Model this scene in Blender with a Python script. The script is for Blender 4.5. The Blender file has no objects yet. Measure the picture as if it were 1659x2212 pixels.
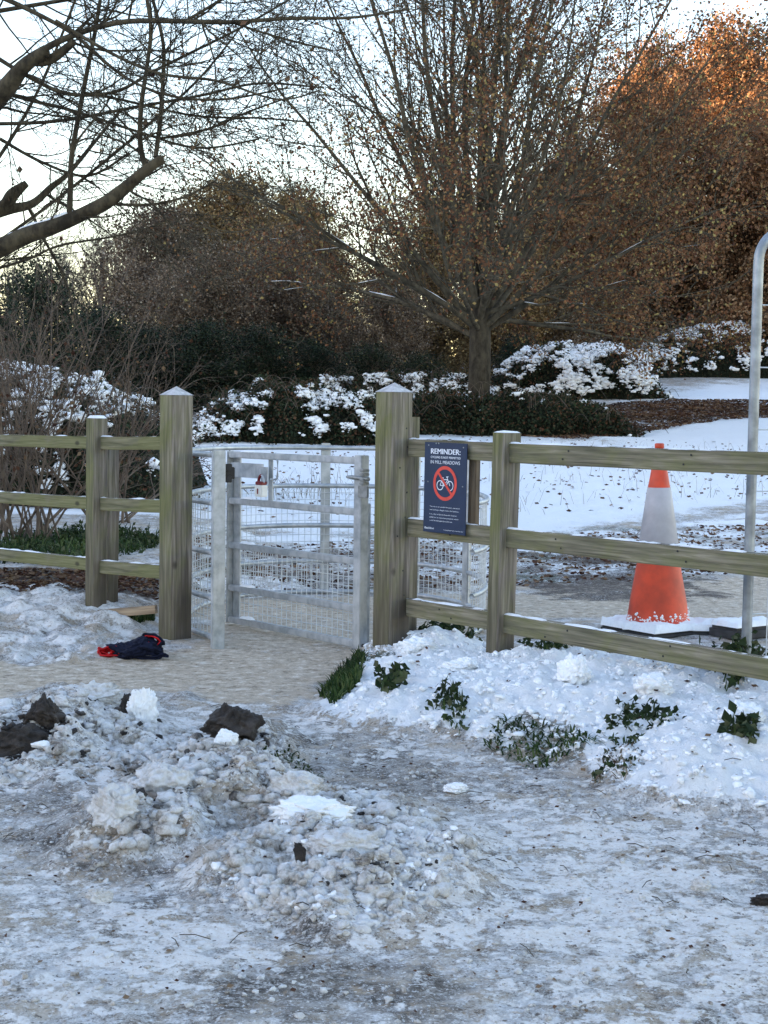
import bpy, bmesh, math, random
import numpy as np
from mathutils import Vector, Matrix, noise as mnoise

R = math.radians
scene = bpy.context.scene
col = scene.collection

# ------------------------------------------------------------------ camera
F = 3324.0; W0, H0 = 1659.0, 2212.0; EYE = 1.18
PITCH, ROLL = R(3.55), R(0.75)
cam = bpy.data.cameras.new('camera'); camo = bpy.data.objects.new('camera', cam); col.objects.link(camo)
CR = Matrix.Rotation(math.pi/2 - PITCH, 3, 'X') @ Matrix.Rotation(ROLL, 3, 'Z')
camo.matrix_world = Matrix.Translation((0, 0, EYE)) @ CR.to_4x4()
cam.sensor_fit = 'VERTICAL'; cam.sensor_height = 36; cam.lens = 36*F/H0
cam.clip_start = 0.05; cam.clip_end = 2000
scene.camera = camo

# ------------------------------------------------------------------ world, sun, exposure
SUN_EL, SUN_AZ = R(6.5), R(-100)           # azimuth measured from +Y towards +X
world = bpy.data.worlds.new('World'); scene.world = world; world.use_nodes = True
wn = world.node_tree.nodes; wl = world.node_tree.links
sky = wn.new('ShaderNodeTexSky'); sky.sky_type = 'NISHITA'; sky.sun_disc = False
sky.sun_elevation = SUN_EL; sky.sun_rotation = SUN_AZ
sky.air_density = 1.1; sky.dust_density = 0.4; sky.ozone_density = 1.3
bg = wn['Background']; bg.inputs[1].default_value = 0.15
tint = wn.new('ShaderNodeMix'); tint.data_type = 'RGBA'; tint.blend_type = 'MULTIPLY'; tint.inputs[0].default_value = 1; tint.inputs[7].default_value = (1.065, .955, 1.035, 1)
wl.new(sky.outputs[0], tint.inputs[6]); wl.new(tint.outputs[2], bg.inputs[0])
sl = bpy.data.lights.new('sun', 'SUN'); sl.energy = 4.5; sl.angle = R(0.6); sl.color = (1.0, 0.62, 0.34)
so = bpy.data.objects.new('sun', sl); col.objects.link(so)
sd = Vector((math.sin(SUN_AZ)*math.cos(SUN_EL), math.cos(SUN_AZ)*math.cos(SUN_EL), math.sin(SUN_EL)))
so.rotation_euler = sd.to_track_quat('Z', 'Y').to_euler()
scene.view_settings.view_transform = 'Standard'; scene.view_settings.look = 'None'
scene.view_settings.exposure = 2.52; scene.view_settings.gamma = 1

rng = np.random.default_rng(7)

# ------------------------------------------------------------------ helpers: placing
def ray(px, py):
    v = CR @ Vector(((px-W0/2)/F, -(py-H0/2)/F, -1)); return v
def at(px, py, Y):
    v = ray(px, py); v = v*(Y/v.y); return Vector((v.x, v.y, v.z+EYE))

def sstep(a, b, x):
    t = np.clip((x-a)/(b-a), 0, 1); return t*t*(3-2*t)
def _h(ix, iy, s):
    ix = ix.astype(np.int64); iy = iy.astype(np.int64)
    n = (ix*374761393 + iy*668265263 + s*1442695041) & 0xffffffff
    n = ((n ^ (n >> 13))*1274126177) & 0xffffffff
    n = ((n ^ (n >> 16))*2246822519) & 0xffffffff
    return ((n ^ (n >> 15)) & 0xffffff)/float(0xffffff)
def vnoise(x, y, s=0):
    fx, fy = np.floor(x), np.floor(y); tx, ty = x-fx, y-fy
    tx = tx*tx*(3-2*tx); ty = ty*ty*(3-2*ty)
    a = _h(fx, fy, s); b = _h(fx+1, fy, s); c = _h(fx, fy+1, s); d = _h(fx+1, fy+1, s)
    return (a*(1-tx)+b*tx)*(1-ty)+(c*(1-tx)+d*tx)*ty
def fbm(x, y, f, o=4, s=0):
    r = np.zeros_like(np.asarray(x, float)); a = .5; t = 0
    for i in range(o):
        r += a*vnoise(x*f*1.0+i*17.3, y*f+i*9.1, s+i); t += a; a *= .5; f *= 2.03
    return r/t
def worley(x, y, f, s=0):
    x = x*f; y = y*f; fx, fy = np.floor(x), np.floor(y); best = np.full_like(x, 9.)
    for i in (-1, 0, 1):
        for j in (-1, 0, 1):
            cx = fx+i+_h(fx+i, fy+j, s); cy = fy+j+_h(fx+i, fy+j, s+5)
            best = np.minimum(best, (cx-x)**2+(cy-y)**2)
    return np.sqrt(best)

def base_h(x, y):
    x = np.asarray(x, float); y = np.asarray(y, float)
    zc = np.interp(y, [0, 10, 15, 23, 31, 36, 50, 70, 120, 240, 900], [0, 0, .04, .25, .55, .9, 1.9, 3, 5, 6, 8])
    zr = np.interp(y, [0, 10, 15.6, 24.6, 32.8, 44, 52, 70, 120, 240, 900], [0, 0, .07, .29, .66, 1.75, 2.6, 4.0, 8, 12, 12])
    u = x/np.maximum(y, 1)
    w = sstep(0.0, .2, u); z = zc*(1-w)+zr*w
    z = z + .1*sstep(1.15, 1.6, -x)*sstep(7.7, 8.5, y)*(1-sstep(14, 20, y))
    # unseen ridge added far left to keep low sun off the meadow
    z = z + 25.8*np.exp(-((x+112)/26)**2)*(1-sstep(150, 330, np.abs(y-20)))
    return z
def gp(px, py):
    v = ray(px, py); lo, t = 0.5, 0.5
    for i in range(4000):
        t *= 1.006
        p = v*t
        if p.z+EYE < float(base_h(p.x, p.y)): break
    return (v.x*t, v.y*t)
def poly(pts): return np.array([gp(*p) for p in pts])
def sdist(P, x, y):
    """signed distance to polygon, inside positive"""
    d = np.full_like(x, 1e9); inside = np.zeros(x.shape, bool); n = len(P)
    for i in range(n):
        ax, ay = P[i]; bx, by = P[(i+1) % n]; ex, ey = bx-ax, by-ay
        t = np.clip(((x-ax)*ex+(y-ay)*ey)/(ex*ex+ey*ey+1e-12), 0, 1)
        d = np.minimum(d, (x-ax-t*ex)**2+(y-ay-t*ey)**2)
        c = ((ay > y) != (by > y)) & (x < (bx-ax)*(y-ay)/(by-ay+1e-12)+ax)
        inside ^= c
    d = np.sqrt(d); return np.where(inside, d, -d)

# ------------------------------------------------------------------ helpers: objects
def tag(o, label=None, cat=None, group=None, kind=None):
    if label: o['label'] = label
    if cat: o['category'] = cat
    if group: o['group'] = group
    if kind: o['kind'] = kind
    return o
def empty(name, loc=(0, 0, 0), rz=0):
    o = bpy.data.objects.new(name, None); o.empty_display_size = .1; o.location = loc; o.rotation_euler = (0, 0, rz)
    col.objects.link(o); return o
def link(name, me, mat=None, parent=None):
    o = bpy.data.objects.new(name, me); col.objects.link(o)
    if mat: me.materials.append(mat)
    if parent: o.parent = parent
    return o
def raw_mesh(name, V, Fc, smooth=True):
    me = bpy.data.meshes.new(name); V = np.asarray(V, np.float32)
    me.vertices.add(len(V)); me.vertices.foreach_set('co', V.ravel())
    if isinstance(Fc, np.ndarray):
        k = Fc.shape[1]; n = len(Fc); me.loops.add(n*k); me.loops.foreach_set('vertex_index', Fc.astype(np.int32).ravel())
        me.polygons.add(n); me.polygons.foreach_set('loop_start', np.arange(0, n*k, k, dtype=np.int32))
        me.polygons.foreach_set('loop_total', np.full(n, k, np.int32))
        me.polygons.foreach_set('use_smooth', np.full(n, smooth, bool))
    me.update(calc_edges=True); return me

class Tubes:
    def __init__(s): s.V = []; s.F = []; s.n = 0
    def add(s, P, r, k=6, cap=True):
        P = np.asarray(P, float); m = len(P); r = np.broadcast_to(np.asarray(r, float), (m,))
        T = np.gradient(P, axis=0); T /= np.linalg.norm(T, axis=1, keepdims=True)+1e-12
        up = np.array([0, 0, 1.]) if abs(T[0][2]) < .9 else np.array([1., 0, 0])
        A = np.cross(T, up); A /= np.linalg.norm(A, axis=1, keepdims=True)+1e-12
        B = np.cross(T, A)
        an = np.arange(k)*2*math.pi/k
        V = P[:, None, :] + r[:, None, None]*(np.cos(an)[None, :, None]*A[:, None, :]+np.sin(an)[None, :, None]*B[:, None, :])
        s.V.append(V.reshape(-1, 3))
        i = np.arange(m-1)[:, None]*k; j = np.arange(k)[None, :]; j2 = (j+1) % k
        Fq = np.stack([i+j, i+j2, i+k+j2, i+k+j], -1).reshape(-1, 4)+s.n
        s.F.append(Fq); s.n += m*k
        if cap:
            for q in (0, m-1):
                s.V.append(P[q:q+1]); c = s.n; s.n += 1
                a = (c-1 - (m*k-1) + q*k) if q == 0 else c-k-1
                ring = np.arange(k)+a
                nx = np.roll(ring, -1)
                s.F.append(np.stack([ring, nx, np.full(k, c), np.full(k, c)], -1))
        return s
    def mesh(s, name):
        V = np.concatenate(s.V); Fq = np.concatenate(s.F)
        tri = Fq[:, 2] == Fq[:, 3]
        if tri.any():
            me = bpy.data.meshes.new(name); me.vertices.add(len(V)); me.vertices.foreach_set('co', V.astype(np.float32).ravel())
            Q = Fq[~tri]; T = Fq[tri][:, :3]
            li = np.concatenate([Q.ravel(), T.ravel()]).astype(np.int32)
            st = np.concatenate([np.arange(len(Q))*4, len(Q)*4+np.arange(len(T))*3]).astype(np.int32)
            tt = np.concatenate([np.full(len(Q), 4), np.full(len(T), 3)]).astype(np.int32)
            me.loops.add(len(li)); me.loops.foreach_set('vertex_index', li)
            me.polygons.add(len(st)); me.polygons.foreach_set('loop_start', st); me.polygons.foreach_set('loop_total', tt)
            me.polygons.foreach_set('use_smooth', np.ones(len(st), bool)); me.update(calc_edges=True); return me
        return raw_mesh(name, V, Fq)
    def build(s, name, mat, parent=None): return link(name, s.mesh(name), mat, parent)

def box(name, size, mat, parent=None, loc=(0, 0, 0), rot=(0, 0, 0), bev=.003, warp=0, cuts=0):
    bm = bmesh.new(); bmesh.ops.create_cube(bm, size=1)
    bmesh.ops.scale(bm, vec=size, verts=bm.verts)
    if bev: bmesh.ops.bevel(bm, geom=list(bm.edges), offset=bev, segments=2, affect='EDGES')
    if cuts:
        ax = max(range(3), key=lambda i: size[i])
        for c in range(1, cuts):
            co = [0, 0, 0]; no = [0, 0, 0]; co[ax] = size[ax]*(c/cuts-.5); no[ax] = 1
            bmesh.ops.bisect_plane(bm, geom=bm.verts[:]+bm.edges[:]+bm.faces[:], plane_co=co, plane_no=no)
        if warp:
            sd_ = random.random()*50
            for v in bm.verts:
                n = mnoise.noise_vector(Vector((v.co[ax]*2.3+sd_, sd_, 3.1))); v.co += n*warp
    me = bpy.data.meshes.new(name); bm.to_mesh(me); bm.free()
    me.polygons.foreach_set('use_smooth', [False]*len(me.polygons))
    o = link(name, me, mat, parent); o.location = loc; o.rotation_euler = rot; return o

def leaves(C, size, rng, aspect=.6, droop=None):
    """rhombus leaf cards folded along the midrib, one per centre"""
    n = len(C); C = np.asarray(C, float)
    u = rng.normal(size=(n, 3)); u /= np.linalg.norm(u, axis=1, keepdims=True)
    if droop is not None: u = u+np.array(droop); u /= np.linalg.norm(u, axis=1, keepdims=True)
    w = np.cross(u, rng.normal(size=(n, 3))); w /= np.linalg.norm(w, axis=1, keepdims=True)+1e-9
    nn = np.cross(u, w)
    s = np.broadcast_to(size, (n,))*rng.uniform(.65, 1.25, n); s = s[:, None]
    k = rng.uniform(-.2, .2, (n, 1))
    V = np.stack([C-u*s*.5, C+w*s*aspect*.5+nn*s*k, C+u*s*.5, C-w*s*aspect*.5+nn*s*k], 1).reshape(-1, 3)
    Fq = np.arange(n*4).reshape(-1, 4)
    return V, Fq

_ico = {}
def ico(sub):
    if sub not in _ico:
        bm = bmesh.new(); bmesh.ops.create_icosphere(bm, subdivisions=sub, radius=1)
        bm.verts.ensure_lookup_table()
        _ico[sub] = (np.array([v.co[:] for v in bm.verts]), np.array([[v.index for v in f.verts] for f in bm.faces])); bm.free()
    return _ico[sub]
def chunks(C, size, rng, sub=2, flat=.7, rough=.22):
    V0, F0 = ico(sub); n = len(C); m = len(V0)
    s = np.broadcast_to(size, (n,))[:, None, None]
    j = 1+rng.normal(0, rough, (n, m, 1))*.6
    # low-frequency deformation with a random plane cut gives faceted lumps
    d = rng.normal(size=(n, 3)); d /= np.linalg.norm(d, axis=1, keepdims=True)
    dp = np.einsum('mk,nk->nm', V0, d); cut = np.where(dp > .45, .45/np.maximum(dp, .45), 1)[:, :, None]
    d = rng.normal(size=(n, 3)); d /= np.linalg.norm(d, axis=1, keepdims=True)
    dp = np.einsum('mk,nk->nm', V0, d); cut = cut*np.where(dp > .55, .55/np.maximum(dp, .55), 1)[:, :, None]
    V = V0[None]*j*cut
    if sub >= 2:
        o_ = rng.uniform(0, 90, (n, 1)); n3 = vnoise(V[..., 0]*2.6+o_, V[..., 1]*2.6+V[..., 2]*2.1+o_, 3)*.6+vnoise(V[..., 0]*6+o_, V[..., 1]*5+V[..., 2]*6-o_, 4)*.4
        V = V*(1+.75*(n3-.5))[..., None]
    a = rng.uniform(0, 6.28, n); ca, sa = np.cos(a)[:, None], np.sin(a)[:, None]
    sc = rng.uniform(.65, 1.3, (n, 1, 3)); sc[:, :, 2] *= flat; V = V*sc
    V = np.stack([V[..., 0]*ca-V[..., 1]*sa, V[..., 0]*sa+V[..., 1]*ca, V[..., 2]], -1)*s+np.asarray(C)[:, None, :]
    Fc = (F0[None]+np.arange(n)[:, None, None]*m).reshape(-1, 3)
    return V.reshape(-1, 3), Fc
def cat(parts):
    V = []; Fc = []; n = 0
    for v, f in parts: V.append(v); Fc.append(f+n); n += len(v)
    return np.concatenate(V), np.concatenate(Fc)
def tri(Fq): return np.concatenate([Fq[:, [0, 1, 2]], Fq[:, [0, 2, 3]]])

# ------------------------------------------------------------------ materials
def mat(name):
    m = bpy.data.materials.new(name); m.use_nodes = True
    nt = m.node_tree; return m, nt, nt.nodes, nt.links, nt.nodes['Principled BSDF']
def N(nt, t, **kw):
    n = nt.nodes.new(t)
    for k, v in kw.items():
        if k.startswith('i_'): n.inputs[k[2:].replace('_', ' ')].default_value = v
        else: setattr(n, k, v)
    return n
def tex_noise(nt, vec, scale, detail=4, rough=.55, dist=0, gain=None):
    n = nt.nodes.new('ShaderNodeTexNoise'); n.inputs['Scale'].default_value = scale; n.inputs['Detail'].default_value = detail
    n.inputs['Roughness'].default_value = rough; n.inputs['Distortion'].default_value = dist
    if vec: nt.links.new(vec, n.inputs['Vector'])
    gain = gain or 1.25+1.1*max(0, rough-.5)*2
    k = nt.nodes.new('ShaderNodeMath'); k.operation = 'MULTIPLY_ADD'; k.use_clamp = True; k.inputs[1].default_value = gain; k.inputs[2].default_value = .5-.5*gain
    nt.links.new(n.outputs['Fac'], k.inputs[0]); return k.outputs[0]
def ramp(nt, fac, stops, interp='LINEAR'):
    n = nt.nodes.new('ShaderNodeValToRGB'); cr = n.color_ramp; cr.interpolation = interp
    while len(cr.elements) < len(stops): cr.elements.new(.5)
    for e, (p, c) in zip(cr.elements, stops):
        e.position = p; e.color = (c, c, c, 1) if isinstance(c, (int, float)) else (*c, 1)
    nt.links.new(fac, n.inputs[0]); return n.outputs[0]
def mixc(nt, f, a, b):
    n = nt.nodes.new('ShaderNodeMix'); n.data_type = 'RGBA'
    for s, v in ((0, f), (6, a), (7, b)):
        if isinstance(v, (tuple, list)): n.inputs[s].default_value = (*v, 1)
        elif isinstance(v, (int, float)): n.inputs[s].default_value = v
        else: nt.links.new(v, n.inputs[s])
    return n.outputs[2]
def math_(nt, op, a, b=0, c=0):
    n = nt.nodes.new('ShaderNodeMath'); n.operation = op
    for s, v in ((0, a), (1, b), (2, c)):
        if isinstance(v, (int, float)): n.inputs[s].default_value = v
        else: nt.links.new(v, n.inputs[s])
    return n.outputs[0]
def mapping(nt, kind='Object', scale=(1, 1, 1)):
    tc = nt.nodes.new('ShaderNodeTexCoord'); mp = nt.nodes.new('ShaderNodeMapping'); mp.inputs['Scale'].default_value = scale
    nt.links.new(tc.outputs[kind], mp.inputs[0]); return mp.outputs[0]
def bump(nt, h, strength, dist, bsdf):
    b = nt.nodes.new('ShaderNodeBump'); b.inputs['Strength'].default_value = strength; b.inputs['Distance'].default_value = dist
    nt.links.new(h, b.inputs['Height']); nt.links.new(b.outputs[0], bsdf.inputs['Normal'])
def attr(nt, name, ch=None):
    a = nt.nodes.new('ShaderNodeAttribute'); a.attribute_name = name
    if ch is None: return a.outputs['Fac']
    s = nt.nodes.new('ShaderNodeSeparateColor'); nt.links.new(a.outputs['Color'], s.inputs[0]); return s.outputs[ch]

def plain(name, c, rough=.6, metal=0, var=.0, scale=20, spec=.5):
    m, nt, n, l, b = mat(name)
    b.inputs['Roughness'].default_value = rough; b.inputs['Metallic'].default_value = metal; b.inputs['Specular IOR Level'].default_value = spec
    if var:
        f = tex_noise(nt, mapping(nt), scale, 5)
        c2 = tuple(x*(1-var) for x in c); c3 = tuple(min(1, x*(1+var)) for x in c)
        l.new(ramp(nt, f, [(.3, c2), (.7, c3)]), b.inputs['Base Color'])
    else: b.inputs['Base Color'].default_value = (*c, 1)
    return m

def wood(name, axis, green=.5, pale=0):
    m, nt, n, l, b = mat(name)
    s = [60, 60, 60]; s[axis] = 2.2
    g = tex_noise(nt, mapping(nt, 'Object', s), 1.0, 5, .6, .9, 1.4)
    s2 = [9, 9, 9]; s2[axis] = 1.6
    patch = tex_noise(nt, mapping(nt, 'Object', s2), 1.0, 3, .6, .3)
    bs = [7, 7, 7]; bs[axis] = 3.0; big = tex_noise(nt, mapping(nt, 'Object', bs), 1.0, 5, .65, .4)
    if pale: base = ramp(nt, g, [(.2, (.22, .155, .10)), (.5, (.36, .265, .18)), (.8, (.48, .37, .26))])
    else: base = ramp(nt, g, [(.22, (.085, .07, .058)), (.5, (.195, .165, .138)), (.8, (.36, .31, .265))])
    stain = ramp(nt, patch, [(.36, (.035, .032, .03)), (.52, (.5, .5, .5))])
    base = mixc(nt, math_(nt, 'MULTIPLY', ramp(nt, patch, [(.30, 1), (.52, 0)]), .7), base, (.05, .047, .045))
    gm = ramp(nt, big, [(.40, 0), (.66, 1)])
    # algae: strongest on the weather side (faces turned to -X)
    geo = nt.nodes.new('ShaderNodeNewGeometry'); sep = nt.nodes.new('ShaderNodeSeparateXYZ'); l.new(geo.outputs['True Normal'], sep.inputs[0])
    side = math_(nt, 'MULTIPLY_ADD', sep.outputs[0], -1.0, -.28); side = math_(nt, 'MAXIMUM', side, 0)
    gf = math_(nt, 'MULTIPLY', math_(nt, 'ADD', math_(nt, 'MULTIPLY', gm, .55), side), green); gf = math_(nt, 'MINIMUM', gf, .92)
    gc = ramp(nt, g, [(.15, (.075, .077, .034)), (.5, (.15, .15, .062)), (.9, (.25, .24, .125))])
    c = mixc(nt, gf, base, gc)
    if axis == 2:                 # damp dirt wicked up from the ground
        sx_ = nt.nodes.new('ShaderNodeSeparateXYZ'); l.new(mapping(nt), sx_.inputs[0])
        dz = math_(nt, 'ADD', sx_.outputs[2], math_(nt, 'MULTIPLY', math_(nt, 'SUBTRACT', patch, .5), .5))
        c = mixc(nt, math_(nt, 'MULTIPLY', ramp(nt, dz, [(.15, 1), (.48, 0)]), .6), c, (.055, .042, .03))
    # knots
    vo = nt.nodes.new('ShaderNodeTexVoronoi'); vo.inputs['Scale'].default_value = 4.5; sk = [1, 1, 1]; sk[axis] = .55
    l.new(mapping(nt, 'Object', sk), vo.inputs['Vector'])
    kf = ramp(nt, vo.outputs['Distance'], [(.035, .75), (.075, 0)])
    c = mixc(nt, kf, c, (.03, .025, .02))
    l.new(c, b.inputs['Base Color']); b.inputs['Roughness'].default_value = .85; b.inputs['Specular IOR Level'].default_value = .25
    bump(nt, g, .5, .004, b); return m

def bark(name, c1, c2, scale=6):
    m, nt, n, l, b = mat(name)
    f = tex_noise(nt, mapping(nt, 'Object', (scale, scale, scale*.5)), 1, 5, .65)
    c = ramp(nt, f, [(.3, c1), (.7, c2)])
    l.new(c, b.inputs['Base Color']); b.inputs['Roughness'].default_value = .9; b.inputs['Specular IOR Level'].default_value = .2
    bump(nt, f, .5, .02, b); return m

def leafmat(name, stops, trans=.25):
    m, nt, n, l, b = mat(name)
    geo = nt.nodes.new('ShaderNodeNewGeometry')
    c = ramp(nt, geo.outputs['Random Per Island'], stops)
    big = tex_noise(nt, mapping(nt, 'Object'), .8, 4, .65)
    k = ramp(nt, big, [(.2, .35), (.8, 1.1)])
    mm = nt.nodes.new('ShaderNodeMix'); mm.data_type = 'RGBA'; mm.blend_type = 'MULTIPLY'; mm.inputs[0].default_value = 1
    l.new(c, mm.inputs[6]); l.new(k, mm.inputs[7]); c = mm.outputs[2]
    l.new(c, b.inputs['Base Color']); b.inputs['Roughness'].default_value = .7; b.inputs['Specular IOR Level'].default_value = .2
    tr = nt.nodes.new('ShaderNodeBsdfTranslucent'); l.new(c, tr.inputs[0]); mx = nt.nodes.new('ShaderNodeMixShader'); mx.inputs[0].default_value = trans
    l.new(b.outputs[0], mx.inputs[1]); l.new(tr.outputs[0], mx.inputs[2]); l.new(mx.outputs[0], n['Material Output'].inputs[0])
    return m

def snowmat(name='snow', dirt=.12):
    m, nt, n, l, b = mat(name)
    f = tex_noise(nt, mapping(nt), 60, 5, .7); g = tex_noise(nt, mapping(nt), 7, 4, .6)
    c = ramp(nt, f, [(.1, (.74, .74, .73)), (.35, (.88, .885, .89)), (.8, (.93, .935, .94))])
    if dirt: c = mixc(nt, math_(nt, 'MULTIPLY', ramp(nt, g, [(.5, 0), (.75, 1)]), dirt), c, (.42, .36, .28))
    l.new(c, b.inputs['Base Color']); b.inputs['Roughness'].default_value = .65
    b.inputs['Subsurface Weight'].default_value = .0
    bump(nt, f, .5, .01, b); return m

def galv(name):
    m, nt, n, l, b = mat(name)
    f = tex_noise(nt, mapping(nt), 18, 4, .6); g = tex_noise(nt, mapping(nt, 'Object', (3, 3, 1)), 5, 3)
    c = ramp(nt, f, [(.3, (.32, .345, .365)), (.7, (.50, .52, .54))])
    c = mixc(nt, ramp(nt, g, [(.52, 0), (.72, .5)]), c, (.62, .63, .62))
    l.new(c, b.inputs['Base Color']); b.inputs['Metallic'].default_value = .55
    l.new(ramp(nt, f, [(.3, .38), (.7, .55)]), b.inputs['Roughness']); return m

def slush_surface(nt, l, b, heap=False):
    """icy trodden slush: white ice, grey meltwater, tan grit"""
    P = mapping(nt, 'Object')
    a = tex_noise(nt, P, 2.6, 6, .68, .3); f = tex_noise(nt, P, 28, 6, .75, .2); d = tex_noise(nt, P, 9, 5, .7, .5)
    ff = tex_noise(nt, P, 150, 3, .7)
    v = math_(nt, 'ADD', math_(nt, 'ADD', math_(nt, 'MULTIPLY', a, .25), math_(nt, 'MULTIPLY', ff, .22)), math_(nt, 'ADD', math_(nt, 'MULTIPLY', f, .28), math_(nt, 'MULTIPLY', d, .25)))
    c = ramp(nt, v, [(.36, (.07, .06, .05)), (.43, (.22, .19, .165)), (.475, (.43, .40, .37)), (.53, (.64, .63, .62)), (.62, (.86, .86, .86))])
    tan = math_(nt, 'MULTIPLY', ramp(nt, tex_noise(nt, P, 5, 4, .6), [(.42, 0), (.62, 1)]), .7)
    c = mixc(nt, tan, c, (.47, .365, .25))
    sp = ramp(nt, tex_noise(nt, P, 70, 3, .6), [(.27, 1), (.34, 0)]); c = mixc(nt, math_(nt, 'MULTIPLY', sp, .8), c, (.06, .045, .032))
    return c, v, f

def groundmat():
    m, nt, n, l, b = mat('winter_ground')
    P = mapping(nt, 'Object')
    c, v, f = slush_surface(nt, l, b)
    fine = tex_noise(nt, P, 42, 6, .85, .2); mid = tex_noise(nt, P, 8, 6, .7, .4)
    nz = math_(nt, 'ADD', math_(nt, 'MULTIPLY', fine, .55), math_(nt, 'MULTIPLY', mid, .45))
    def fac(a, sharp=7, amp=3.0):
        amp *= .8
        x = math_(nt, 'SUBTRACT', a, .5); y = math_(nt, 'SUBTRACT', nz, .5)
        x = math_(nt, 'ADD', math_(nt, 'MULTIPLY', x, sharp), math_(nt, 'MULTIPLY', y, sharp*amp))
        k = nt.nodes.new('ShaderNodeClamp'); l.new(math_(nt, 'ADD', x, .5), k.inputs[0]); return k.outputs[0]
    dirt = attr(nt, 'mask_a', 1)      # green channel: darkness of the slush
    c = mixc(nt, fac(dirt, 3, 2.5), c, ramp(nt, fine, [(.33, (.04, .032, .026)), (.5, (.16, .135, .11)), (.64, (.42, .40, .38))]))
    gn = tex_noise(nt, P, 17, 6, .8, .3, 3.2); gr = ramp(nt, gn, [(.03, (.17, .12, .075)), (.3, (.45, .355, .25)), (.62, (.60, .49, .365)), (.97, (.86, .80, .71))])
    c = mixc(nt, fac(attr(nt, 'mask_a', 2), 5, 1.4), c, gr)
    mud = ramp(nt, fine, [(.3, (.028, .019, .013)), (.55, (.075, .05, .034)), (.75, (.15, .105, .07))])
    c = mixc(nt, fac(attr(nt, 'mask_b', 0), 5, 2.6), c, mud)
    vo = nt.nodes.new('ShaderNodeTexVoronoi'); vo.inputs['Scale'].default_value = 13; l.new(P, vo.inputs['Vector'])
    sc = nt.nodes.new('ShaderNodeSeparateColor'); l.new(vo.outputs['Color'], sc.inputs[0])
    lf = ramp(nt, sc.outputs[0], [(0, (.10, .05, .025)), (.4, (.20, .115, .06)), (.75, (.33, .22, .14)), (.9, (.7, .7, .72))], 'CONSTANT')
    c = mixc(nt, fac(attr(nt, 'mask_b', 1), 5, 2.2), c, lf)
    gg = ramp(nt, fine, [(.3, (.012, .02, .007)), (.7, (.07, .10, .03))])
    c = mixc(nt, fac(attr(nt, 'mask_b', 2), 5, 2.6), c, gg)
    sn = ramp(nt, fine, [(.05, (.72, .72, .72)), (.35, (.88, .885, .89)), (.8, (.93, .935, .94))])
    al = nt.nodes.new('ShaderNodeAttribute'); al.attribute_name = 'mask_b'; grit = al.outputs['Alpha']
    sn = mixc(nt, math_(nt, 'MULTIPLY', grit, .9), sn, ramp(nt, fine, [(.1, (.50, .43, .36)), (.38, (.78, .72, .655)), (.7, (.90, .875, .84))]))
    sf = fac(attr(nt, 'mask_a', 0), 5.0, 2.2)
    c = mixc(nt, sf, c, sn)
    g1 = tex_noise(nt, P, 62, 3, .6, 0, 1.6); g2 = tex_noise(nt, P, 24, 4, .7, .4, 2.2); g3 = tex_noise(nt, P, 110, 2, .6, 0, 2.0)
    c = mixc(nt, math_(nt, 'MULTIPLY', grit, ramp(nt, g2, [(.12, .75), (.34, 0)])), c, (.36, .26, .165))
    c = mixc(nt, math_(nt, 'MULTIPLY', grit, ramp(nt, g1, [(.22, .85), (.32, 0)])), c, (.085, .06, .042))
    c = mixc(nt, math_(nt, 'MULTIPLY', grit, ramp(nt, g3, [(.68, 0), (.82, .7)])), c, (.90, .90, .90))
    l.new(c, b.inputs['Base Color'])
    ice = ramp(nt, mid, [(.4, .38), (.65, .72)]); rr = mixc(nt, sf, ice, (.75, .75, .75)); l.new(rr, b.inputs['Roughness'])
    b.inputs['Specular IOR Level'].default_value = .4
    hh = math_(nt, 'ADD', fine, math_(nt, 'MULTIPLY', mid, .8)); hh = math_(nt, 'ADD', hh, math_(nt, 'MULTIPLY', sf, .6))
    bump(nt, hh, .8, .010, b); return m

def lumpmat(name, stops, spots=.5):
    m, nt, n, l, b = mat(name)
    P = mapping(nt, 'Object')
    a = tex_noise(nt, P, 6, 6, .75, .4, 2.0); f = tex_noise(nt, P, 75, 5, .85)
    v = math_(nt, 'ADD', math_(nt, 'MULTIPLY', a, .65), math_(nt, 'MULTIPLY', f, .35))
    geo = nt.nodes.new('ShaderNodeNewGeometry')
    v = math_(nt, 'ADD', v, math_(nt, 'MULTIPLY', math_(nt, 'SUBTRACT', geo.outputs['Random Per Island'], .5), .16))
    c = ramp(nt, v, stops); l.new(c, b.inputs['Base Color']); b.inputs['Roughness'].default_value = .55
    bump(nt, math_(nt, 'ADD', f, a), .7, .012, b); return m

M = {}
M['ground'] = groundmat()
M['snow'] = snowmat('snow', .12)
M['snow_clean'] = snowmat('clean_snow', 0)
M['slush'] = lumpmat('dirty_slush', [(.22, (.16, .13, .105)), (.34, (.42, .375, .325)), (.44, (.62, .585, .54)), (.54, (.77, .755, .735)), (.68, (.88, .88, .88))])
M['slush_dark'] = lumpmat('dark_slush', [(.36, (.06, .05, .042)), (.46, (.17, .145, .12)), (.55, (.34, .30, .265)), (.66, (.58, .56, .54))])
M['soil'] = lumpmat('wet_soil', [(.28, (.008, .006, .005)), (.5, (.022, .016, .012)), (.72, (.055, .041, .031)), (.95, (.20, .18, .16))])
M['wood_v'] = wood('weathered_post_wood', 2, .95); M['wood_h'] = wood('weathered_rail_wood', 0, .72)
M['wood_left'] = wood('mossy_rail_wood', 0, 1.25)
M['pale'] = wood('pale_timber', 0, .05, 1); M['pale_v'] = wood('pale_timber_upright', 2, .05, 1)
M['galv'] = galv('galvanised_steel')
M['galv_pole'] = plain('dull_galvanised_tube', (.26, .285, .31), .42, .6, .3, 12)
M['wire'] = plain('galvanised_wire', (.60, .62, .63), .5, .2, .1)
M['dark_metal'] = plain('black_iron', (.015, .015, .017), .45, .3)
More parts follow.
